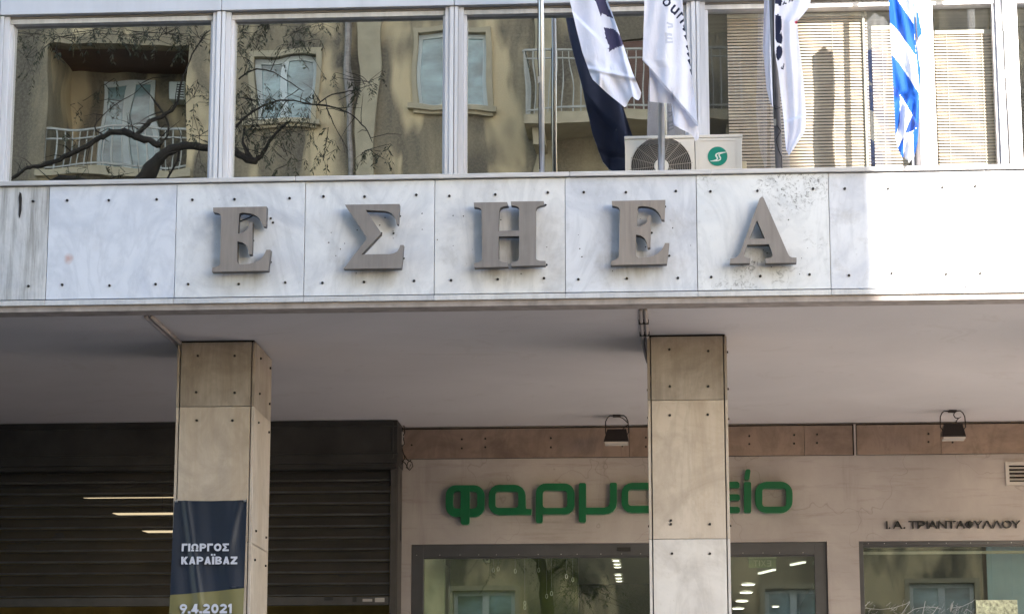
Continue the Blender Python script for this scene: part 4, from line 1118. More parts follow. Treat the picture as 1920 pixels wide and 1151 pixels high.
# ================================================================== air conditioning unit
Ya = 14.86
ax0, ax1 = X(1172, Ya, 290), X(1391, Ya, 290)
at0, at1 = Zc(258, Ya, 1172), Zc(250, Ya, 1390)
az1 = (at0 + at1) / 2; az0 = az1 - 0.56
ac = thing('air_conditioner', ((ax0 + ax1) / 2, Ya + .15, az0), 'pale air conditioning outdoor unit with round fan grille and green badge behind the flags', 'air conditioner')
fc = P(1240, 312, Ya); fr = 57 / 4573 * 15.2
ring = [(fc.x + fr * math.cos(2 * math.pi * i / 40), fc.z + fr * math.sin(2 * math.pi * i / 40)) for i in range(40)]
xsp = X(1303, Ya, 290)
m = MB().prism([[(ax0, az0), (xsp - .002, az0), (xsp - .002, az1 - .022), (ax0, az1 - .022)], ring[::-1]], Ya, Ya + 0.012)
m.box(ax0, ax1, Ya + .28, Ya + .29, az0, az1 - .022); m.box(ax0, ax0 + .01, Ya + .012, Ya + .28, az0, az1 - .022); m.box(ax1 - .01, ax1, Ya + .012, Ya + .28, az0, az1 - .022); m.box(ax0, ax1, Ya + .012, Ya + .28, az0, az0 + .01)
m.build('casing', M['ac'], ac, bevel=0.001)
sp = boxobj('side_panel', xsp + .002, ax1, Ya - 0.004, Ya + .012, az0, az1 - .022, M['ac'], ac, bevel=0.003)
px_, qx_ = P(1310, 330, Ya - .004), P(1382, 262, Ya - .004)
m = MB(); wall_grid(m, px_.x, qx_.x, az0 + .05, qx_.z, Ya - .007, 0.0028, [(px_.x + .006, qx_.x - .006, az0 + .056, qx_.z - .006)]); m.build('panel_bead', M['ac'], sp)
boxobj('top_cover', ax0 - .004, ax1 + .006, Ya - .006, Ya + .30, az1 - .020, az1, M['ac'], ac, bevel=0.003)
boxobj('valve_cover', ax1 + .0005, ax1 + .03, Ya + .05, Ya + .2, az0 + .05, az1 - .16, plain('yellowed_plastic', (0.5, 0.42, 0.28), 0.5), ac, bevel=0.004)
boxobj('fan_housing', ax0 + .012, xsp - .01, Ya + .10, Ya + .12, az0 + .012, az1 - .03, M['ac_dark'], ac)
grl = MB()
for k in range(1, 14):
    rr = fr * (0.24 + 0.058 * k)
    grl.tube([(fc.x + rr * math.cos(2 * math.pi * i / 36), Ya - 0.008 + 0.006 * (k / 14) ** 2, fc.z + rr * math.sin(2 * math.pi * i / 36)) for i in range(37)], 0.0019, 4, cap=False)
for k in range(16):
    a = 2 * math.pi * k / 16 + 0.1
    grl.tube([(fc.x + fr * .24 * math.cos(a), Ya - .009, fc.z + fr * .24 * math.sin(a)), (fc.x + fr * 1.04 * math.cos(a), Ya - .003, fc.z + fr * 1.04 * math.sin(a))], 0.0022, 4)
grl.build('fan_grille', M['ac_wire'], ac)
hb = MB(); hb.tube([(fc.x, Ya - .013, fc.z), (fc.x, Ya - .002, fc.z)], [fr * .235, fr * .25], 24); hb.build('grille_hub', M['ac'], ac)
for k in range(4):
    a = k * math.pi / 2 + .5
    c, s = math.cos(a), math.sin(a)
    vs = [(fc.x + fr * .2 * c, Ya + .07, fc.z + fr * .2 * s), (fc.x + fr * .9 * math.cos(a + .1), Ya + .085, fc.z + fr * .9 * math.sin(a + .1)), (fc.x + fr * .85 * math.cos(a + .9), Ya + .04, fc.z + fr * .85 * math.sin(a + .9)), (fc.x + fr * .2 * math.cos(a + .8), Ya + .05, fc.z + fr * .2 * math.sin(a + .8))]
    MB().add(vs + [(x, y + .004, z) for x, y, z in vs], [(0, 1, 2, 3), (7, 6, 5, 4), (0, 4, 5, 1), (1, 5, 6, 2), (2, 6, 7, 3), (3, 7, 4, 0)]).build('fan_blade', M['ac_dark'], ac)
bc = P(1345.5, 293.5, Ya - .004); brd = 18.6 / 4573 * 15.2
bd = MB().tube([(bc.x, Ya - .0075, bc.z), (bc.x, Ya - .0041, bc.z)], brd, 32).build('badge', M['logo'], sp)
def stroke(pts, wds, y0, y1):
    pts = [Vector(p) for p in pts]; L, Rr = [], []
    for i, p in enumerate(pts):
        d = (pts[min(i + 1, len(pts) - 1)] - pts[max(i - 1, 0)]).normalized(); nrm = Vector((-d.y, d.x))
        L.append(p + nrm * wds[i]); Rr.append(p - nrm * wds[i])
    ring = onplane([tuple(v) for v in L + Rr[::-1]], Ya - .008, (1160, 200, 7.385))
    return MB().prism([ring], y0, y1)
stroke([(1490, 632), (1440, 636), (1385, 645), (1352, 660), (1345, 678), (1362, 705), (1370, 722), (1352, 742), (1310, 752), (1268, 757)], [2, 5, 8, 10, 11, 11, 10, 9, 6, 2], Ya - .0095, Ya - .0076).build('badge_letter', M['logo_s'], sp)
stroke([(1490, 634), (1440, 645), (1405, 655), (1388, 668), (1395, 690), (1410, 712), (1408, 735), (1380, 750), (1320, 757), (1268, 759)], [2, 4, 6, 8, 10, 10, 9, 7, 4, 2], Ya - .0102, Ya - .0078).build('badge_letter', M['logo_s'], sp)
for xx in (ax0 + .1, ax1 - .1): boxobj('bracket_leg', xx - .02, xx + .02, Ya + .03, Ya + .27, 4.80, az0, M['conduit'], ac)

# ================================================================== venetian blinds inside
def blind(xa, xb, Yb, ztop, zbot, label, tilt=58):
    o = thing('venetian_blind', ((xa + xb) / 2, Yb, zbot), label, 'blind', 'venetian blinds behind the upper windows')
    m = MB(); z = ztop - 0.03; k = 0
    while z > zbot:
        dz = 0.0105 * math.sin(R(tilt)); dy = 0.0105 * math.cos(R(tilt)); j = random.uniform(-.0008, .0008)
        m.add([(xa, Yb - dy, z - dz + j), (xb, Yb - dy, z - dz - j), (xb, Yb, z + .001 - j), (xa, Yb, z + .001 + j), (xb, Yb + dy, z + dz - j), (xa, Yb + dy, z + dz + j)], [(0, 1, 2, 3), (3, 2, 4, 5)])
        z -= 0.0212
    s = m.build('slats', M['blind'], o); s['kind'] = 'stuff'
    boxobj('head_rail', xa, xb, Yb - .016, Yb + .016, ztop - .025, ztop, M['cord'], o)
    boxobj('bottom_rail', xa, xb, Yb - .012, Yb + .012, zbot - .02, zbot, M['cord'], o)
    n = max(2, round((xb - xa) / 0.42))
    for k in range(n):
        x = xa + (xb - xa) * (k + .5) / n
        MB().tube([(x, Yb - .014, zbot), (x, Yb - .014, ztop)], 0.0016, 4).build('cord', M['cord'], o)
Ybl = YW + 0.075
zt_ = ZG1 - 0.0
blind(X(1366, Ybl, 200), X(1630, Ybl, 200), Ybl, zt_ - 0.0, 5.1, 'wide cream venetian blind behind the flag with black blobs, partly shaded')
blind(X(1638, Ybl, 200), X(1716, Ybl, 200), Ybl, zt_ - 0.10, 5.1, 'narrow sunlit venetian blind left of the blue and white striped flag')
blind(X(1746, Ybl, 200), X(1878, Ybl, 200), Ybl, zt_ - 0.14, 5.1, 'sunlit cream venetian blind right of the blue and white striped flag')
boxobj('blind_post', X(1632, Ybl), X(1636.5, Ybl), YW + 0.045, YW + 0.09, ZS, ZG1 + 0.02, M['alu_dark'], bld)

# ================================================================== flagpoles
def pole(px_top, px_bot, r, mat, label, rope=None, Yp=D + 0.13):
    b = P(px_bot, 318, Yp); t = P(px_top, 0, Yp)
    d = (t - b) / (t.z - b.z)
    base = b + d * (4.80 - b.z); top = b + d * (8.6 - b.z)
    o = thing('flagpole', base, label, 'flagpole', 'flagpoles standing behind the marble fascia')
    MB().tube([base, base.lerp(top, .5), top], r, 16).build('shaft', M[mat], o, smooth=True)
    MB().tube([top - Vector((0, 0, .01)), top + Vector((0, 0, .05))], [r * 1.6, r * .5], 12).build('cap', M[mat], o)
    if rope:
        MB().tube([P(a, c, Yp - r - 0.006) for a, c in rope], 0.0032, 5).build('rope', M['wire'], o)
        a, c = rope[len(rope) // 2]
        q = P(a, c, Yp - r - .004)
        MB().box(q.x - .008, q.x + .008, q.y - .006, q.y + .012, q.z - .02, q.z + .02).build('cleat', M['grommet'], o)
    return o
pole(1015, 1016, 0.017, 'pole', 'slender steel flagpole with a black rope, leftmost of the row', [(1008, -60), (1009, 50), (1008, 105), (1011, 150), (1010, 220), (1012, 318)])
pole(1241, 1240, 0.021, 'pole', 'shiny steel flagpole standing in front of the air conditioner fan')
pole(1449, 1461, 0.023, 'polegrey', 'grey flagpole with a dark cord wound round it, behind the flag with black blobs', [(1450, -60), (1450, 195), (1454, 205), (1463, 203), (1452, 198), (1453, 230), (1464, 246), (1455, 262), (1460, 282), (1466, 295), (1466, 318)])
pole(1714, 1722, 0.019, 'polegrey', 'flagpole mostly wrapped by the blue and white striped flag')
pole(1883, 1899, 0.024, 'polewhite', 'white sunlit flagpole without a flag at the far right', [(1878, -40), (1879, 55), (1882, 60), (1884, 140), (1890, 230), (1894, 318)])

# ================================================================== flags
def inpoly(x, y, poly):
    c = False; n = len(poly); j = n - 1
    for i in range(n):
        xi, yi = poly[i]; xj, yj = poly[j]
        if (yi > y) != (yj > y) and x < (xj - xi) * (y - yi) / (yj - yi) + xi: c = not c
        j = i
    return c
def interp(tab, v):
    if v <= tab[0][0]: return tab[0][1]
    for (a, x), (b, y) in zip(tab, tab[1:]):
        if v <= b: return x + (y - x) * (v - a) / (b - a)
    return tab[-1][1]
def flagmesh(Lc, Rc, bot, ytop, depth, prints, nx, ny, Y0):
    """Lc, Rc: (y, x) edges; bot: (s, y) lower hem; depth(s, y, x): fold depth in metres; prints: list of (polygon, material slot)"""
    m = MB(); px = []
    for j in range(ny + 1):
        for i in range(nx + 1):
            s = i / nx
            y = ytop + (interp(bot, s) - ytop) * j / ny
            x = interp(Lc, y) + (interp(Rc, y) - interp(Lc, y)) * s
            px.append((x, y))
            m.v.append(tuple(P(x, y, Y0 + depth(s, y, x))))
    boxes = [(min(a for a, b in pl), max(a for a, b in pl), min(b for a, b in pl), max(b for a, b in pl)) for pl, k in prints]
    for j in range(ny):
        for i in range(nx):
            a = j * (nx + 1) + i; q = (a, a + nx + 1, a + nx + 2, a + 1)
            cx = sum(px[k][0] for k in q) / 4; cy = sum(px[k][1] for k in q) / 4
            k_ = 0
            for (pl, k), bb in zip(prints, boxes):
                if bb[0] <= cx <= bb[1] and bb[2] <= cy <= bb[3] and inpoly(cx, cy, pl): k_ = k
            m.f.append(q); m.mi.append(k_)
    return m
def seg(x0, y0, x1, y1, x, y):                       # signed distance (px) to a crease line
    dx, dy = x1 - x0, y1 - y0; l = math.hypot(dx, dy)
    return ((x - x0) * dy - (y - y0) * dx) / l
def sm(v): v = max(0.0, min(1.0, v)); return v * v * (3 - 2 * v)
def bar(x0, y0, x1, y1, w):                          # a printed stroke
    dx, dy = x1 - x0, y1 - y0; l = math.hypot(dx, dy) or 1; a, b = -dy / l * w / 2, dx / l * w / 2
    return [(x0 + a, y0 + b), (x1 + a, y1 + b), (x1 - a, y1 - b), (x0 - a, y0 - b)]
def cf(pts, o, s): return [(o[0] + a / s, o[1] + b / s) for a, b in pts]
YFL = D + 0.06
zf3, zf5 = ((960, 0), 3.198), ((1030, 0), 5.753)
# first flag
f1 = thing('flag', P(1120, 100, YFL), 'white flag with dark navy bands swept to the right, nearest the leftmost pole', 'flag', 'flags on the poles')
L1 = [(y, x) for x, y in cf([(180, -800), (270, -300), (345, 0), (380, 150), (420, 310), (470, 450), (525, 560), (605, 650)], *zf3)]
R1 = [(y, x) for x, y in cf([(330, -800), (480, -250), (570, 0), (612, 110), (664, 260), (720, 430), (776, 560)], *zf3)]
B1 = [(0, 150), (.25, 185), (.42, 201.5), (.52, 199), (.62, 191), (.76, 181), (.85, 187), (.92, 188.5), (.97, 184), (1, 174)]
pr1 = [(cf([(470, -200), (570, -200), (615, 40), (690, 200), (640, 185), (570, 150), (555, 182), (530, 100), (490, 0)], *zf5), 1),
       (cf([(588, 300), (640, 306), (705, 325), (762, 385), (803, 492), (720, 520), (640, 562), (648, 500), (610, 420)], *zf5), 1)]
def d1(s, y, x):
    t = seg(1075, 26, 1139, 88, x, y)
    k = 0.05 * sm((t + 3) / 6) if y < 92 else 0.05 * (1 - sm((y - 92) / 60)) * sm((x - 1135) / 10)
    w = 0.012 * math.sin(s * 9 + y * 0.02) + 0.010 * math.sin(y * 0.11 + s * 5) * sm((y - 90) / 50) + 0.006 * math.sin(x * 0.21 - y * 0.13) * sm((y - 105) / 20)
    crease = 0.022 * math.exp(-(seg(1098, 128, 1185, 146, x, y) / 4) ** 2) + 0.018 * math.exp(-(seg(1124, 200, 1124, 120, x, y) / 3) ** 2) * sm((y - 135) / 8) + .02 * math.exp(-(seg(1180, 150, 1190, 190, x, y) / 4) ** 2)
    return -0.06 + k + w - crease - 0.05 * sm(y / 160)
m = flagmesh(L1, R1, B1, -160, d1, pr1, 60, 170, YFL); m.build('cloth', [M['white'], M['navyprint']], f1, smooth=True)
m = flagmesh(L1, R1, B1, -160, lambda s, y, x: d1(s, y, x) + 0.006, [], 40, 120, YFL); m.build('lining', M['lining'], f1, smooth=True)
# second flag
f2 = thing('flag', P(1250, 100, YFL), 'white flag with navy lettering down its edge, hanging over the air conditioner', 'flag', 'flags on the poles')
L2 = [(y, x) for x, y in cf([(830, -600), (795, 0), (788, 200), (783, 362), (822, 405), (826, 500), (826, 614)], *zf3)]
R2 = [(y, x) for x, y in cf([(990, -600), (1022, 0), (1032, 150), (1055, 280), (1072, 400), (1086, 520), (1101, 620), (1112, 720), (1122, 830), (1110, 848)], *zf3)]
L2 = L2 + [(cf([(962, 630)], *zf3)[0][1] + .1, cf([(962, 630)], *zf3)[0][0] - 41)]
B2 = [(0, 191), (.30, 193.5), (.50, 195.5), (.52, 232), (.62, 241), (.75, 247), (.84, 251), (.9, 259), (.95, 265), (1, 262)]
L2 = [(y, x) for y, x in L2 if y < 192] + [(192, 1218), (262, 1216)]
def ou(cx, cy, r, w, n=22, a0=0, a1=360, sx=0.62, rot=38):
    out, inn = [], []
    for k in range(n + 1):
        a = R(a0 + (a1 - a0) * k / n)
        for rr, lst in ((r + w / 2, out), (r - w / 2, inn)):
            x, y = rr * sx * math.cos(a), rr * math.sin(a)
            c, s = math.cos(R(rot)), math.sin(R(rot))
            lst.append((cx + x * c - y * s, cy + x * s + y * c))
    return out + inn[::-1]
def print_glyph(ch, cx, cy, w, h, rot, slot):          # a printed letter as small polygons on the cloth
    vs, fs = glyph(ch, 0.018)
    c, s_ = math.cos(R(rot)), math.sin(R(rot)); out = []
    for f in fs:
        if all(vs[i][2] > 0.5 for i in f):
            q = [((vs[i][0] - .5) * w, (.5 - vs[i][1]) * h) for i in f]
            out.append(([(cx + x * c - y * s_, cy + x * s_ + y * c) for x, y in q], slot))
    return out
pr2 = print_glyph('o', 1250, 5, 15, 16, 38, 1) + print_glyph('u', 1265, 19, 14, 16, 40, 1) + print_glyph('r', 1276, 31, 9, 16, 42, 1) + print_glyph('n', 1284, 42, 13, 16, 48, 1) + [
       (bar(1281, 53, 1290, 60, 6.5), 1), (bar(1285, 66, 1293, 80, 6.5), 1), (bar(1288, 85, 1294, 96, 6), 1), (bar(1289, 100, 1296, 108, 5), 1), (bar(1291, 112, 1297, 124, 5), 1), (bar(1295, 130, 1299, 142, 4), 1),
       (bar(1250, 43, 1261, 47, 4), 2), (bar(1252, 52, 1262, 50, 4), 2), (bar(1247, 64, 1260, 66, 5), 2), (bar(1248, 72, 1261, 73, 4), 2), (bar(1250, 64, 1249, 80, 4), 2), (bar(1248, 80, 1262, 79, 4), 2)]
def d2(s, y, x):
    t = seg(1205, 113, 1278, 198, x, y)            # the front layer ends along this slanting hem
    k = 0.06 * sm((-t + 1) / 3) if y > 105 else 0.0
    return -0.10 + k + 0.014 * math.sin(s * 8 + 0.6) + 0.008 * math.sin(s * 17 + y * .03) + 0.010 * math.sin(y * 0.06 + s * 4) * sm((y - 110) / 60)
m = flagmesh(L2, R2, B2, -150, d2, pr2, 130, 300, YFL); m.build('cloth', [M['white'], M['inkprint'], M['ghost']], f2, smooth=True)
# inner fold hanging behind the second flag's tip
L2b = [(185, 1258), (235, 1263), (252, 1276)]; R2b = [(185, 1286), (230, 1296), (256, 1300)]
m = flagmesh(L2b, R2b, [(0, 236), (.4, 243), (1, 250)], 180, lambda s, y, x: 0.0 + .01 * math.sin(s * 6), [], 14, 20, YFL); m.build('back_fold', M['white'], f2, smooth=True)
# third flag
zf4 = ((1400, 0), 3.198)
f3 = thing('flag', P(1475, 100, YFL), 'white flag with large black blobs and small red mark, split by a grey pole', 'flag', 'flags on the poles')
L3 = [(y, x) for x, y in cf([(172, -500), (172, 0), (166, 90), (168, 300), (190, 440), (208, 600), (222, 720), (236, 900), (246, 935)], *zf4)]
R3 = [(y, x) for x, y in cf([(300, -500), (385, -50), (384, 10), (370, 50), (335, 95), (303, 130), (310, 220), (322, 320), (338, 460), (350, 600), (355, 690), (352, 770), (345, 800), (290, 880), (262, 935)], *zf4)]
B3 = [(0, 285), (.3, 293), (.6, 291), (.8, 275), (.95, 255), (1, 250)]
B3 = [(0, 282), (.35, 292.5), (.6, 291.5), (1, 280)]
pr3 = [(cf([(168, -60), (205, -60), (213, 10), (205, 40), (170, 20)], *zf4), 1),
       (cf([(172, 95), (185, 88), (205, 96), (211, 130), (209, 178), (196, 212), (208, 192), (215, 225), (211, 262), (190, 260), (180, 255), (172, 235)], *zf4), 1),
       (cf([(178, 285), (195, 273), (210, 282), (216, 315), (206, 348), (186, 368), (176, 340)], *zf4), 1),
       (cf([(283, 140), (303, 122), (308, 148)], *zf4), 3), (bar(1468, 10, 1471, 4, 2), 1), (bar(1471, 6, 1475, 8, 2), 1), (bar(1479, 5, 1482, 0, 2), 1), (bar(1483, 4, 1489, -2, 2), 1),
       (bar(1464, 128, 1469, 124, 1.6), 1), (bar(1464, 128, 1468, 130, 1.6), 1), (bar(1468, 130, 1470, 120, 1.4), 1)]
def d3(s, y, x):
    t = seg(1460, 60, 1515, 22, x, y)
    k = -0.05 * sm((t + 2) / 4) if y < 70 else 0
    low = 0.05 * sm((seg(1474, 226, 1512, 214, x, y) * -1 + 1) / 4) if y > 205 else 0
    return -0.09 + k * -1 * .0 + 0.016 * math.sin(s * 7) + 0.008 * math.sin(s * 15 + y * 0.02) - 0.0 + low * -1 + (0.03 * sm((40 - y) / 40) * s)
m = flagmesh(L3, R3, B3, -150, d3, pr3, 60, 170, YFL); m.build('cloth', [M['white'], M['inkprint'], M['ghost'], M['red']], f3, smooth=True)
L3b = [(y, x) for x, y in cf([(112, -500), (105, 0), (97, 300), (120, 540), (150, 655)], *zf4)]
R3b = [(y, x) for x, y in cf([(170, -500), (170, 660)], *zf4)]
m = flagmesh(L3b, R3b, [(0, 188), (.5, 203), (1, 206)], -150, lambda s, y, x: 0.10 + .02 * math.sin(s * 7 + y * .01), [], 14, 60, YFL + .06); m.build('back_fold', M['white'], f3, smooth=True)
# fourth flag, striped
zf6 = ((1620, 0), 3.6)
f4 = thing('flag', P(1700, 100, YFL), 'blue and white striped flag hanging twisted in full sun', 'flag', 'flags on the poles')
L4 = [(y, x) for x, y in cf([(175, -500), (168, 0), (176, 160), (186, 370), (198, 600), (208, 800), (212, 930), (228, 1000), (236, 1060), (270, 1085)], *zf6)]
R4 = [(y, x) for x, y in cf([(340, -500), (332, 0), (340, 90), (352, 300), (383, 470), (378, 620), (372, 700), (370, 850), (362, 960), (345, 1040), (322, 1102)], *zf6)]
B4 = [(0, 278), (.15, 292), (.35, 299), (.6, 306), (1, 296)]
pr4 = [(cf(a, *zf6), k) for a, k in (
    ([(150, -300), (330, -300), (330, -60), (215, -2), (160, -80)], 1), ([(150, -5), (222, -5), (335, 165), (352, 385), (240, 222), (172, 150), (150, 130)], 1),
    ([(330, 20), (345, 60), (400, 420), (376, 640), (354, 385), (335, 160)], 1),
    ([(170, 365), (190, 372), (240, 430), (372, 632), (372, 850), (330, 782), (250, 650), (198, 588), (170, 560)], 1),
    ([(198, 585), (225, 605), (247, 660), (236, 690), (200, 650)], 2), ([(195, 640), (244, 668), (240, 830), (212, 930), (195, 930)], 1),
    ([(325, 775), (372, 850), (320, 890), (275, 905)], 2), ([(222, 1000), (266, 928), (268, 1095), (222, 1060)], 1), ([(330, 888), (372, 850), (372, 1000), (338, 1070)], 1))]
def d4(s, y, x):
    a = seg(1688, 180, 1722, 236, x, y)
    return -0.08 + 0.035 * math.sin(s * 5.2 + y * 0.004) + 0.014 * math.sin(s * 12 - y * 0.03) + 0.02 * sm((y - 165) / 20) * math.sin(s * 14 + y * .05) + .02 * sm((a + 2) / 4) * sm((y - 170) / 20)
m = flagmesh(L4, R4, B4, -150, d4, pr4, 60, 190, YFL); m.build('cloth', [M['flagwhite'], M['blue'], plain('flag_blue_shade', (0.002, 0.03, 0.20), 0.8, var=.05)], f4, smooth=True)  # darker blue paints the shade inside the folds
m = flagmesh([(24, 1718), (64, 1720), (80, 1722)], [(24, 1722), (62, 1728), (80, 1724)], [(0, 76), (1, 66)], 24, lambda s, y, x: .02 * s, [], 6, 14, YFL); m.build('corner_fold', M['blue'], f4, smooth=True)

# ================================================================== building across the street (seen in the glass)
OX0, OX1, OZ = -26.0, X(1650, D, 440) + SUN_SLOPE * (D - YO), 24.0
op = thing('apartment_building', (-6, YO - 4, 0.13), 'ochre rendered apartment house mirrored in the upper windows, with white windows and a balcony', 'building')
def mz(px, py, g=YW, Y=YO): return mirror(px, py, Y, g)
def rect(x0, y0, x1, y1, g=YW, Y=YO):
    a, b = mz(x0, y1, g, Y), mz(x1, y0, g, Y)
    return (min(a.x, b.x), max(a.x, b.x), a.z, b.z)
log = rect(90, 82, 358, 316)
winA = rect(474, 104, 592, 232)
winB = rect(783, 60, 914, 202)
dorC = rect(1165, 66, 1300, 236)
FH = 3.35
low = [rect(850, 1106, 966, 1300, YB + .07), rect(1436, 1104, 1542, 1300, YB + .07), rect(1712, 1092, 1826, 1300, YB + .07)]
holes, wins = [], []
for k in range(-2, 4):
    dz = FH * k
    for h, kind in ((log, 'loggia'), (winA, 'win'), (winB, 'win'), (dorC, 'door')):
        hh_ = (h[0], h[1], h[2] + dz, h[3] + dz)
        if hh_[2] < 6.6 or hh_[3] > OZ - .5: continue
        holes.append(hh_); wins.append((hh_, kind))
for h in low: holes.append(h); wins.append((h, 'low'))
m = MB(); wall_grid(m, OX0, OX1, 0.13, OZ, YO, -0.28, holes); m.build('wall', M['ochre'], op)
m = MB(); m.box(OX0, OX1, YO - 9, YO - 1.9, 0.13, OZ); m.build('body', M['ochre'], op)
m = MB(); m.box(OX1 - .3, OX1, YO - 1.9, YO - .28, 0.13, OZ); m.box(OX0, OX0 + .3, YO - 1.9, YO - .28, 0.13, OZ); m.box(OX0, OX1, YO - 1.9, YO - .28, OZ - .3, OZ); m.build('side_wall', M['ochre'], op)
def opp_window(h, leaves, Y, surround=True, french=False):
    x0, x1, z0, z1 = h
    m = MB(); fw = 0.075; y0, y1 = Y - 0.10, Y - 0.16
    m.box(x0, x0 + fw, y1, y0, z0, z1); m.box(x1 - fw, x1, y1, y0, z0, z1); m.box(x0 + fw, x1 - fw, y1, y0, z1 - fw, z1); m.box(x0 + fw, x1 - fw, y1, y0, z0, z0 + fw)
    for k in range(1, leaves):
        c = x0 + (x1 - x0) * k / leaves; m.box(c - .06, c + .06, y1, y0 + .012, z0 + fw, z1 - fw)
    w = m.build('window', M['oppframe'], op, ((x0 + x1) / 2, Y, z0))
    n = leaves
    for k in range(n):
        a = x0 + (x1 - x0) * k / n + .06; b = x0 + (x1 - x0) * (k + 1) / n - .06
        boxobj('pane', a, b, y1 + .02, y1 + .03, z0 + fw, z1 - fw, M['opppane'], w)
    if surround:
        s = MB(); t = 0.09
        s.box(x0 - t, x0 - .002, Y - .02, Y + .05, z0, z1 + t); s.box(x1 + .002, x1 + t, Y - .02, Y + .05, z0, z1 + t); s.box(x0, x1, Y - .02, Y + .05, z1 + .002, z1 + t)
        s.box(x0 - t - .06, x1 + t + .06, Y - .02, Y + .14, z0 - .08, z0 - .002); s.box(x0 - t, x1 + t, Y - .02, Y + .08, z0 - .13, z0 - .08)
        s.build('surround', M['ochre_trim'], w)
    return w
def railing(parent, x0, x1, Y, z0, z1, name='railing'):
    m = MB(); m.box(x0, x1, Y - .02, Y + .02, z1 - .03, z1); m.box(x0, x1, Y - .012, Y + .012, z0 + .06, z0 + .085); m.box(x0, x1, Y - .012, Y + .012, z1 - .16, z1 - .14)
    n = int((x1 - x0) / .115)
    for k in range(n + 1):
        x = x0 + (x1 - x0) * k / n
        m.box(x - .008, x + .008, Y - .008, Y + .008, z0, z1 - .02)
    return m.build(name, M['iron'], parent, ((x0 + x1) / 2, Y, z0))
for h, kind in wins:
    x0, x1, z0, z1 = h
    if kind == 'win': opp_window(h, 2, YO)
    elif kind == 'low': opp_window(h, 2, YO)
    elif kind == 'door':
        opp_window((x0, x1, z0, z1), 2, YO, False)
        s = MB(); s.box(x0 - .02, x0 + (x1 - x0) * .48, YO - .09, YO - .05, z0 + .02, z1 - .02); s.build('window_shutter', M['brownshut'], op)
        bx0, bx1 = x0 - 1.45, x1 + 0.7
        b = MB(); b.box(bx0, bx1, YO + .002, YO + .95, z0 - .16, z0 - .002); b.box(bx0 + .1, bx0 + .32, YO + .002, YO + .7, z0 - .42, z0 - .162); b.box(bx1 - .32, bx1 - .1, YO + .002, YO + .7, z0 - .42, z0 - .162)
        bb_ = b.build('balcony', M['ochre_trim'], op, ((bx0 + bx1) / 2, YO, z0 - .16))
        railing(bb_, bx0 + .03, bx1 - .03, YO + .90, z0, z0 + .98)
        for xx in (bx0 + .03, bx1 - .03):
            m = MB()
            for q in range(8): m.box(xx - .008, xx + .008, YO + .05 + q * .11, YO + .066 + q * .11, z0, z0 + .96)
            m.box(xx - .02, xx + .02, YO + .0, YO + .88, z0 + .95, z0 + .98); m.build('side_railing', M['iron'], bb_)
    else:
        dp = 1.45
        b = MB(); b.box(x0 - .3, x1 + .3, YO - dp - .1, YO - dp, z0 - .2, z1 + .2); b.box(x0 - .3, x0 - .001, YO - dp, YO - .281, z0 - .2, z1 + .2); b.box(x1 + .001, x1 + .3, YO - dp, YO - .281, z0 - .2, z1 + .2); b.box(x0, x1, YO - dp, YO - .281, z0 - .2, z0 - .001); b.box(x0, x1, YO - dp, YO - .281, z1 + .001, z1 + .2, 1)
        lg_ = b.build('loggia', [M['ochre'], M['brownshut']], op, ((x0 + x1) / 2, YO, z0))
        dr = rect(196, 150, 304, 300, YW, YO - dp)
        dz = z0 - log[2]
        opp_window((dr[0], dr[1], z0 + .02, dr[3] + dz), 2, YO - dp + .17, False)
        railing(lg_, x0, x1, YO - .05, z0, z0 + (rect(0, 238, 10, 316)[3] - rect(0, 238, 10, 316)[2]))
        b = MB(); b.box(x0 - .1, x1 + .1, YO + .001, YO + .10, z0 - .12, z0 - .002); b.build('ledge', M['ochre_trim'], op)
        q = rect(320, 150, 354, 188, YW, YO - dp + .3)
        boxobj('cooling_unit', q[0], q[1], YO - dp, YO - dp + .3, q[2] + dz, q[3] + dz, M['oppframe'], op, bevel=.01)
        m = MB()
        for t_ in range(6): m.box(q[0] + .12, q[1] - .02, YO - dp + .3, YO - dp + .306, q[2] + dz + .03 + t_ * .045, q[2] + dz + .05 + t_ * .045)
        m.build('cooling_grille', M['black'], op)
xp = mz(658, 180).x
MB().tube([(xp, YO + .07, 0.2), (xp, YO + .07, OZ - .3)], 0.045, 8).build('downpipe', M['alu_dark'], op)
for a in (690, 1020):
    x = mz(a, 180).x; boxobj('pilaster', x - .16, x + .16, YO + .001, YO + .06, 6.5, OZ - .4, M['ochre_trim'], op)
boxobj('string_course', OX0, OX1, YO + .001, YO + .09, 6.2, 6.42, M['ochre_trim'], op)

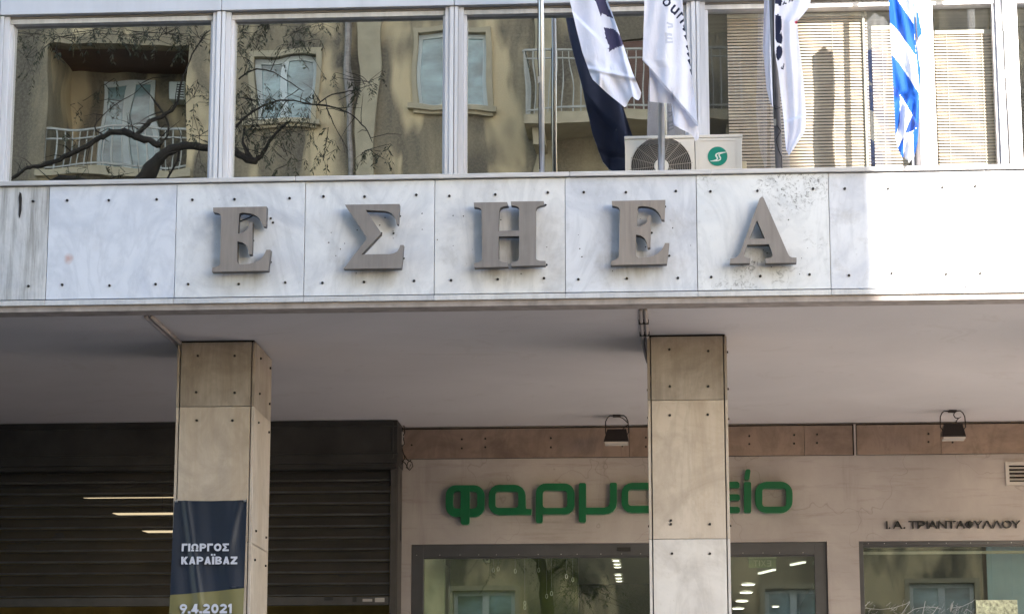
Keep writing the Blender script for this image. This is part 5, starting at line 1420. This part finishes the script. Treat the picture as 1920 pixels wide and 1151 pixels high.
# ================================================================== street trees
def tree(name, base, label, limbs, clusters, seed, Yt):
    rn = random.Random(seed)
    t = thing(name, base, label, 'tree', 'trees along the opposite kerb')
    m = MB()
    first = True
    trunk, branches = limbs[0], limbs[1:]
    def smooth(pts, rr, wig):
        pts = [Vector(p) for p in pts]; P_, R_ = [], []
        for i in range(len(pts) - 1):
            p0, p1, p2, p3 = pts[max(i - 1, 0)], pts[i], pts[i + 1], pts[min(i + 2, len(pts) - 1)]
            for q in range(5):
                u = q / 5
                p = 0.5 * (2 * p1 + (p2 - p0) * u + (2 * p0 - 5 * p1 + 4 * p2 - p3) * u * u + (3 * p1 - p0 - 3 * p2 + p3) * u ** 3)
                r = rr[i] + (rr[i + 1] - rr[i]) * u
                P_.append(p + Vector((rn.gauss(0, wig), rn.gauss(0, wig), rn.gauss(0, wig))) * min(1, r / .03)); R_.append(r * rn.uniform(.86, 1.12))
        return P_ + [pts[-1]], R_ + [rr[-1] * .5]
    a_, b_ = smooth(trunk[0], trunk[1], .012)
    MB().tube(a_, b_, 10).build('trunk', M['bark'], t, smooth=True)
    lf, tw = MB(), MB()
    for pts, rr in branches:
        a_, b_ = smooth(pts, [x * .78 for x in rr], .008)
        MB().tube(a_, b_, 8).build('branch', M['bark'], t, smooth=True)
        for k in range(2, len(a_) - 1, 2):            # side twigs
            if rn.random() < .7:
                d = Vector((rn.gauss(0, 1), rn.gauss(0, .7), rn.gauss(.1, .9))).normalized() * rn.uniform(.12, .45)
                tw.tube([a_[k], a_[k] + d * .5 + Vector((0, 0, .03)), a_[k] + d], [min(b_[k], .009), .005, .002], 4)
    for (c, sx, sz, n, start) in clusters:
        for _ in range(max(3, int(n / 15))):          # drooping leaf stalks, leaflets in pairs along each
            p = Vector((c.x + rn.gauss(0, sx), c.y + rn.gauss(0, sx * .7), c.z + rn.gauss(0, sz)))
            a = rn.uniform(0, 2 * math.pi)
            out = Vector((math.cos(a), math.sin(a), 0))
            L = rn.uniform(.14, .30)
            st = [p + out * (L * .55 * u) + Vector((0, 0, -L * .9 * u * u)) for u in (0, .33, .66, 1)]
            q = c + (p - c) * rn.uniform(-.2, .4)
            tw.tube([q, p] + st[1:], [.004, .003, .002, .0015, .001], 3)
            side = Vector((-out.y, out.x, 0))
            for k in range(rn.randint(4, 7)):
                u = (k + .6) / 7
                b = st[0].lerp(st[3], u) + Vector((0, 0, L * .25 * (u - u * u)))
                for sg_ in (-1, 1):
                    if rn.random() < .2: continue
                    l = rn.uniform(.04, .085); w = rn.uniform(.006, .011)
                    d = (side * sg_ * .7 + out * .3 + Vector((rn.gauss(0, .2), rn.gauss(0, .2), -rn.uniform(.5, 1.1)))).normalized()
                    s_ = d.cross(Vector((rn.gauss(0, 1), rn.gauss(0, 1), rn.gauss(0, 1)))).normalized() * w
                    lf.add([b, b + d * l * .5 + s_, b + d * l, b + d * l * .5 - s_], [(0, 1, 2, 3)])
    if tw.f: o = tw.build('twigs', M['bark'], t); o['kind'] = 'stuff'
    o = lf.build('foliage', M['leaf'], t); o['kind'] = 'stuff'
    return t
YT = 2.2
T = lambda px, py, dy=0: mirror(px, py, YT + dy, YW)
b0 = T(250, 300); gx = b0.x
fork = T(255, 352)
limbs = [([(gx + .2, YT, .1), (gx + .15, YT, 2.5), (gx, YT, 5.5), tuple(fork)], [.22, .19, .16, .11]),
         ([fork, T(290, 300), T(330, 272), T(372, 268), T(430, 282), T(470, 306), T(492, 292), T(512, 264), T(545, 232)], [.10, .085, .07, .06, .055, .06, .045, .035, .02]),
         ([T(300, 268), T(270, 258), T(240, 250), T(212, 254), T(175, 268), T(130, 288), T(85, 305), T(50, 314), T(20, 336), T(-40, 350)], [.05, .055, .055, .05, .05, .045, .04, .035, .03, .02]),
         ([fork, T(180, 345), T(120, 336), T(90, 352)], [.09, .07, .05, .03]),
         ([T(265, 256), T(290, 228), T(330, 200), T(345, 150), T(365, 100), T(390, 60)], [.032, .028, .022, .018, .014, .008]),
         ([T(300, 268), T(318, 240), T(298, 190), T(262, 152)], [.018, .016, .012, .006]),
         ([T(205, 256), T(180, 235), T(215, 200), T(262, 170)], [.014, .012, .01, .006]),
         ([T(470, 306), T(455, 270), T(460, 240)], [.03, .022, .01]),
         ([T(440, 240), T(480, 205), T(540, 188), T(600, 200), T(650, 208), T(690, 240), T(705, 272)], [.02, .018, .016, .014, .012, .01, .005]),
         ([T(600, 200), T(620, 185), T(665, 168), T(700, 160)], [.012, .01, .008, .004]),
         ([T(445, 150), T(480, 128), T(520, 138), T(570, 170)], [.014, .013, .01, .006]),
         ([T(615, 205), T(625, 240), T(648, 280)], [.008, .006, .004]),
         ([T(280, 330), T(300, 345), T(330, 300), T(335, 275)], [.03, .025, .02, .015])]
cl = []
for (px, py, sx, sz, n) in ((60, 62, .22, .10, 240), (120, 75, .25, .12, 240), (180, 60, .25, .09, 220), (250, 66, .25, .09, 220), (320, 62, .25, .09, 220), (375, 70, .2, .14, 200), (45, 110, .12, .15, 130),
                            (455, 60, .14, .16, 220), (500, 50, .2, .10, 220), (555, 60, .16, .13, 200), (575, 80, .12, .12, 100), (455, 105, .10, .12, 120),
                            (465, 190, .22, .18, 420), (505, 185, .12, .14, 220), (455, 225, .16, .14, 300), (575, 195, .10, .16, 170), (690, 155, .16, .11, 200), (500, 262, .22, .14, 220), (545, 250, .2, .14, 200), (585, 245, .12, .14, 120), (700, 285, .14, .10, 190), (610, 300, .10, .14, 120), (540, 310, .14, .14, 120),
                            (140, 262, .10, .06, 70), (200, 155, .10, .08, 70), (220, 190, .10, .12, 70), (150, 190, .14, .10, 40), (170, 315, .12, .10, 70), (230, 310, .14, .1, 60), (370, 180, .16, .2, 130), (380, 250, .16, .15, 120)):
    cl.append((T(px, py, random.uniform(-.3, .3)), sx, sz, n, None))
for k in range(30):                                   # the crown goes on above what the glass shows
    cl.append((Vector((gx + random.gauss(.6, 1.6), YT + random.gauss(0, .9), random.uniform(10.6, 13.2))), .35, .25, 110, None))
tree('street_tree', (gx + .2, YT, .13), 'thin-leaved street tree with dark bare limbs mirrored in the left upper windows', limbs, cl, 5, YT)
Q = lambda px, py: mirror(px, py, YT, YB + .07)
tb = Q(1020, 1100)
limbs = [([(tb.x, YT, .1), (tb.x, YT, 2.5), tuple(Q(1025, 1140)), tuple(Q(1015, 1060)), tuple(Q(1002, 1035))], [.15, .12, .10, .08, .06]),
         ([Q(1018, 1085), Q(1050, 1060), Q(1075, 1030)], [.05, .04, .02]), ([Q(1012, 1050), Q(960, 1020), Q(920, 1000)], [.05, .03, .02])]
cl = [(Q(px, py), .3, .22, 260, None) for px, py in ((1080, 1080), (1100, 1095), (1065, 1060), (1040, 1030), (960, 1010), (1090, 1110), (1010, 1010), (920, 1010))]
tree('street_tree', (tb.x, YT, .13), 'smaller street tree mirrored in the pharmacy glass left of the right column', limbs, cl, 9, YT)
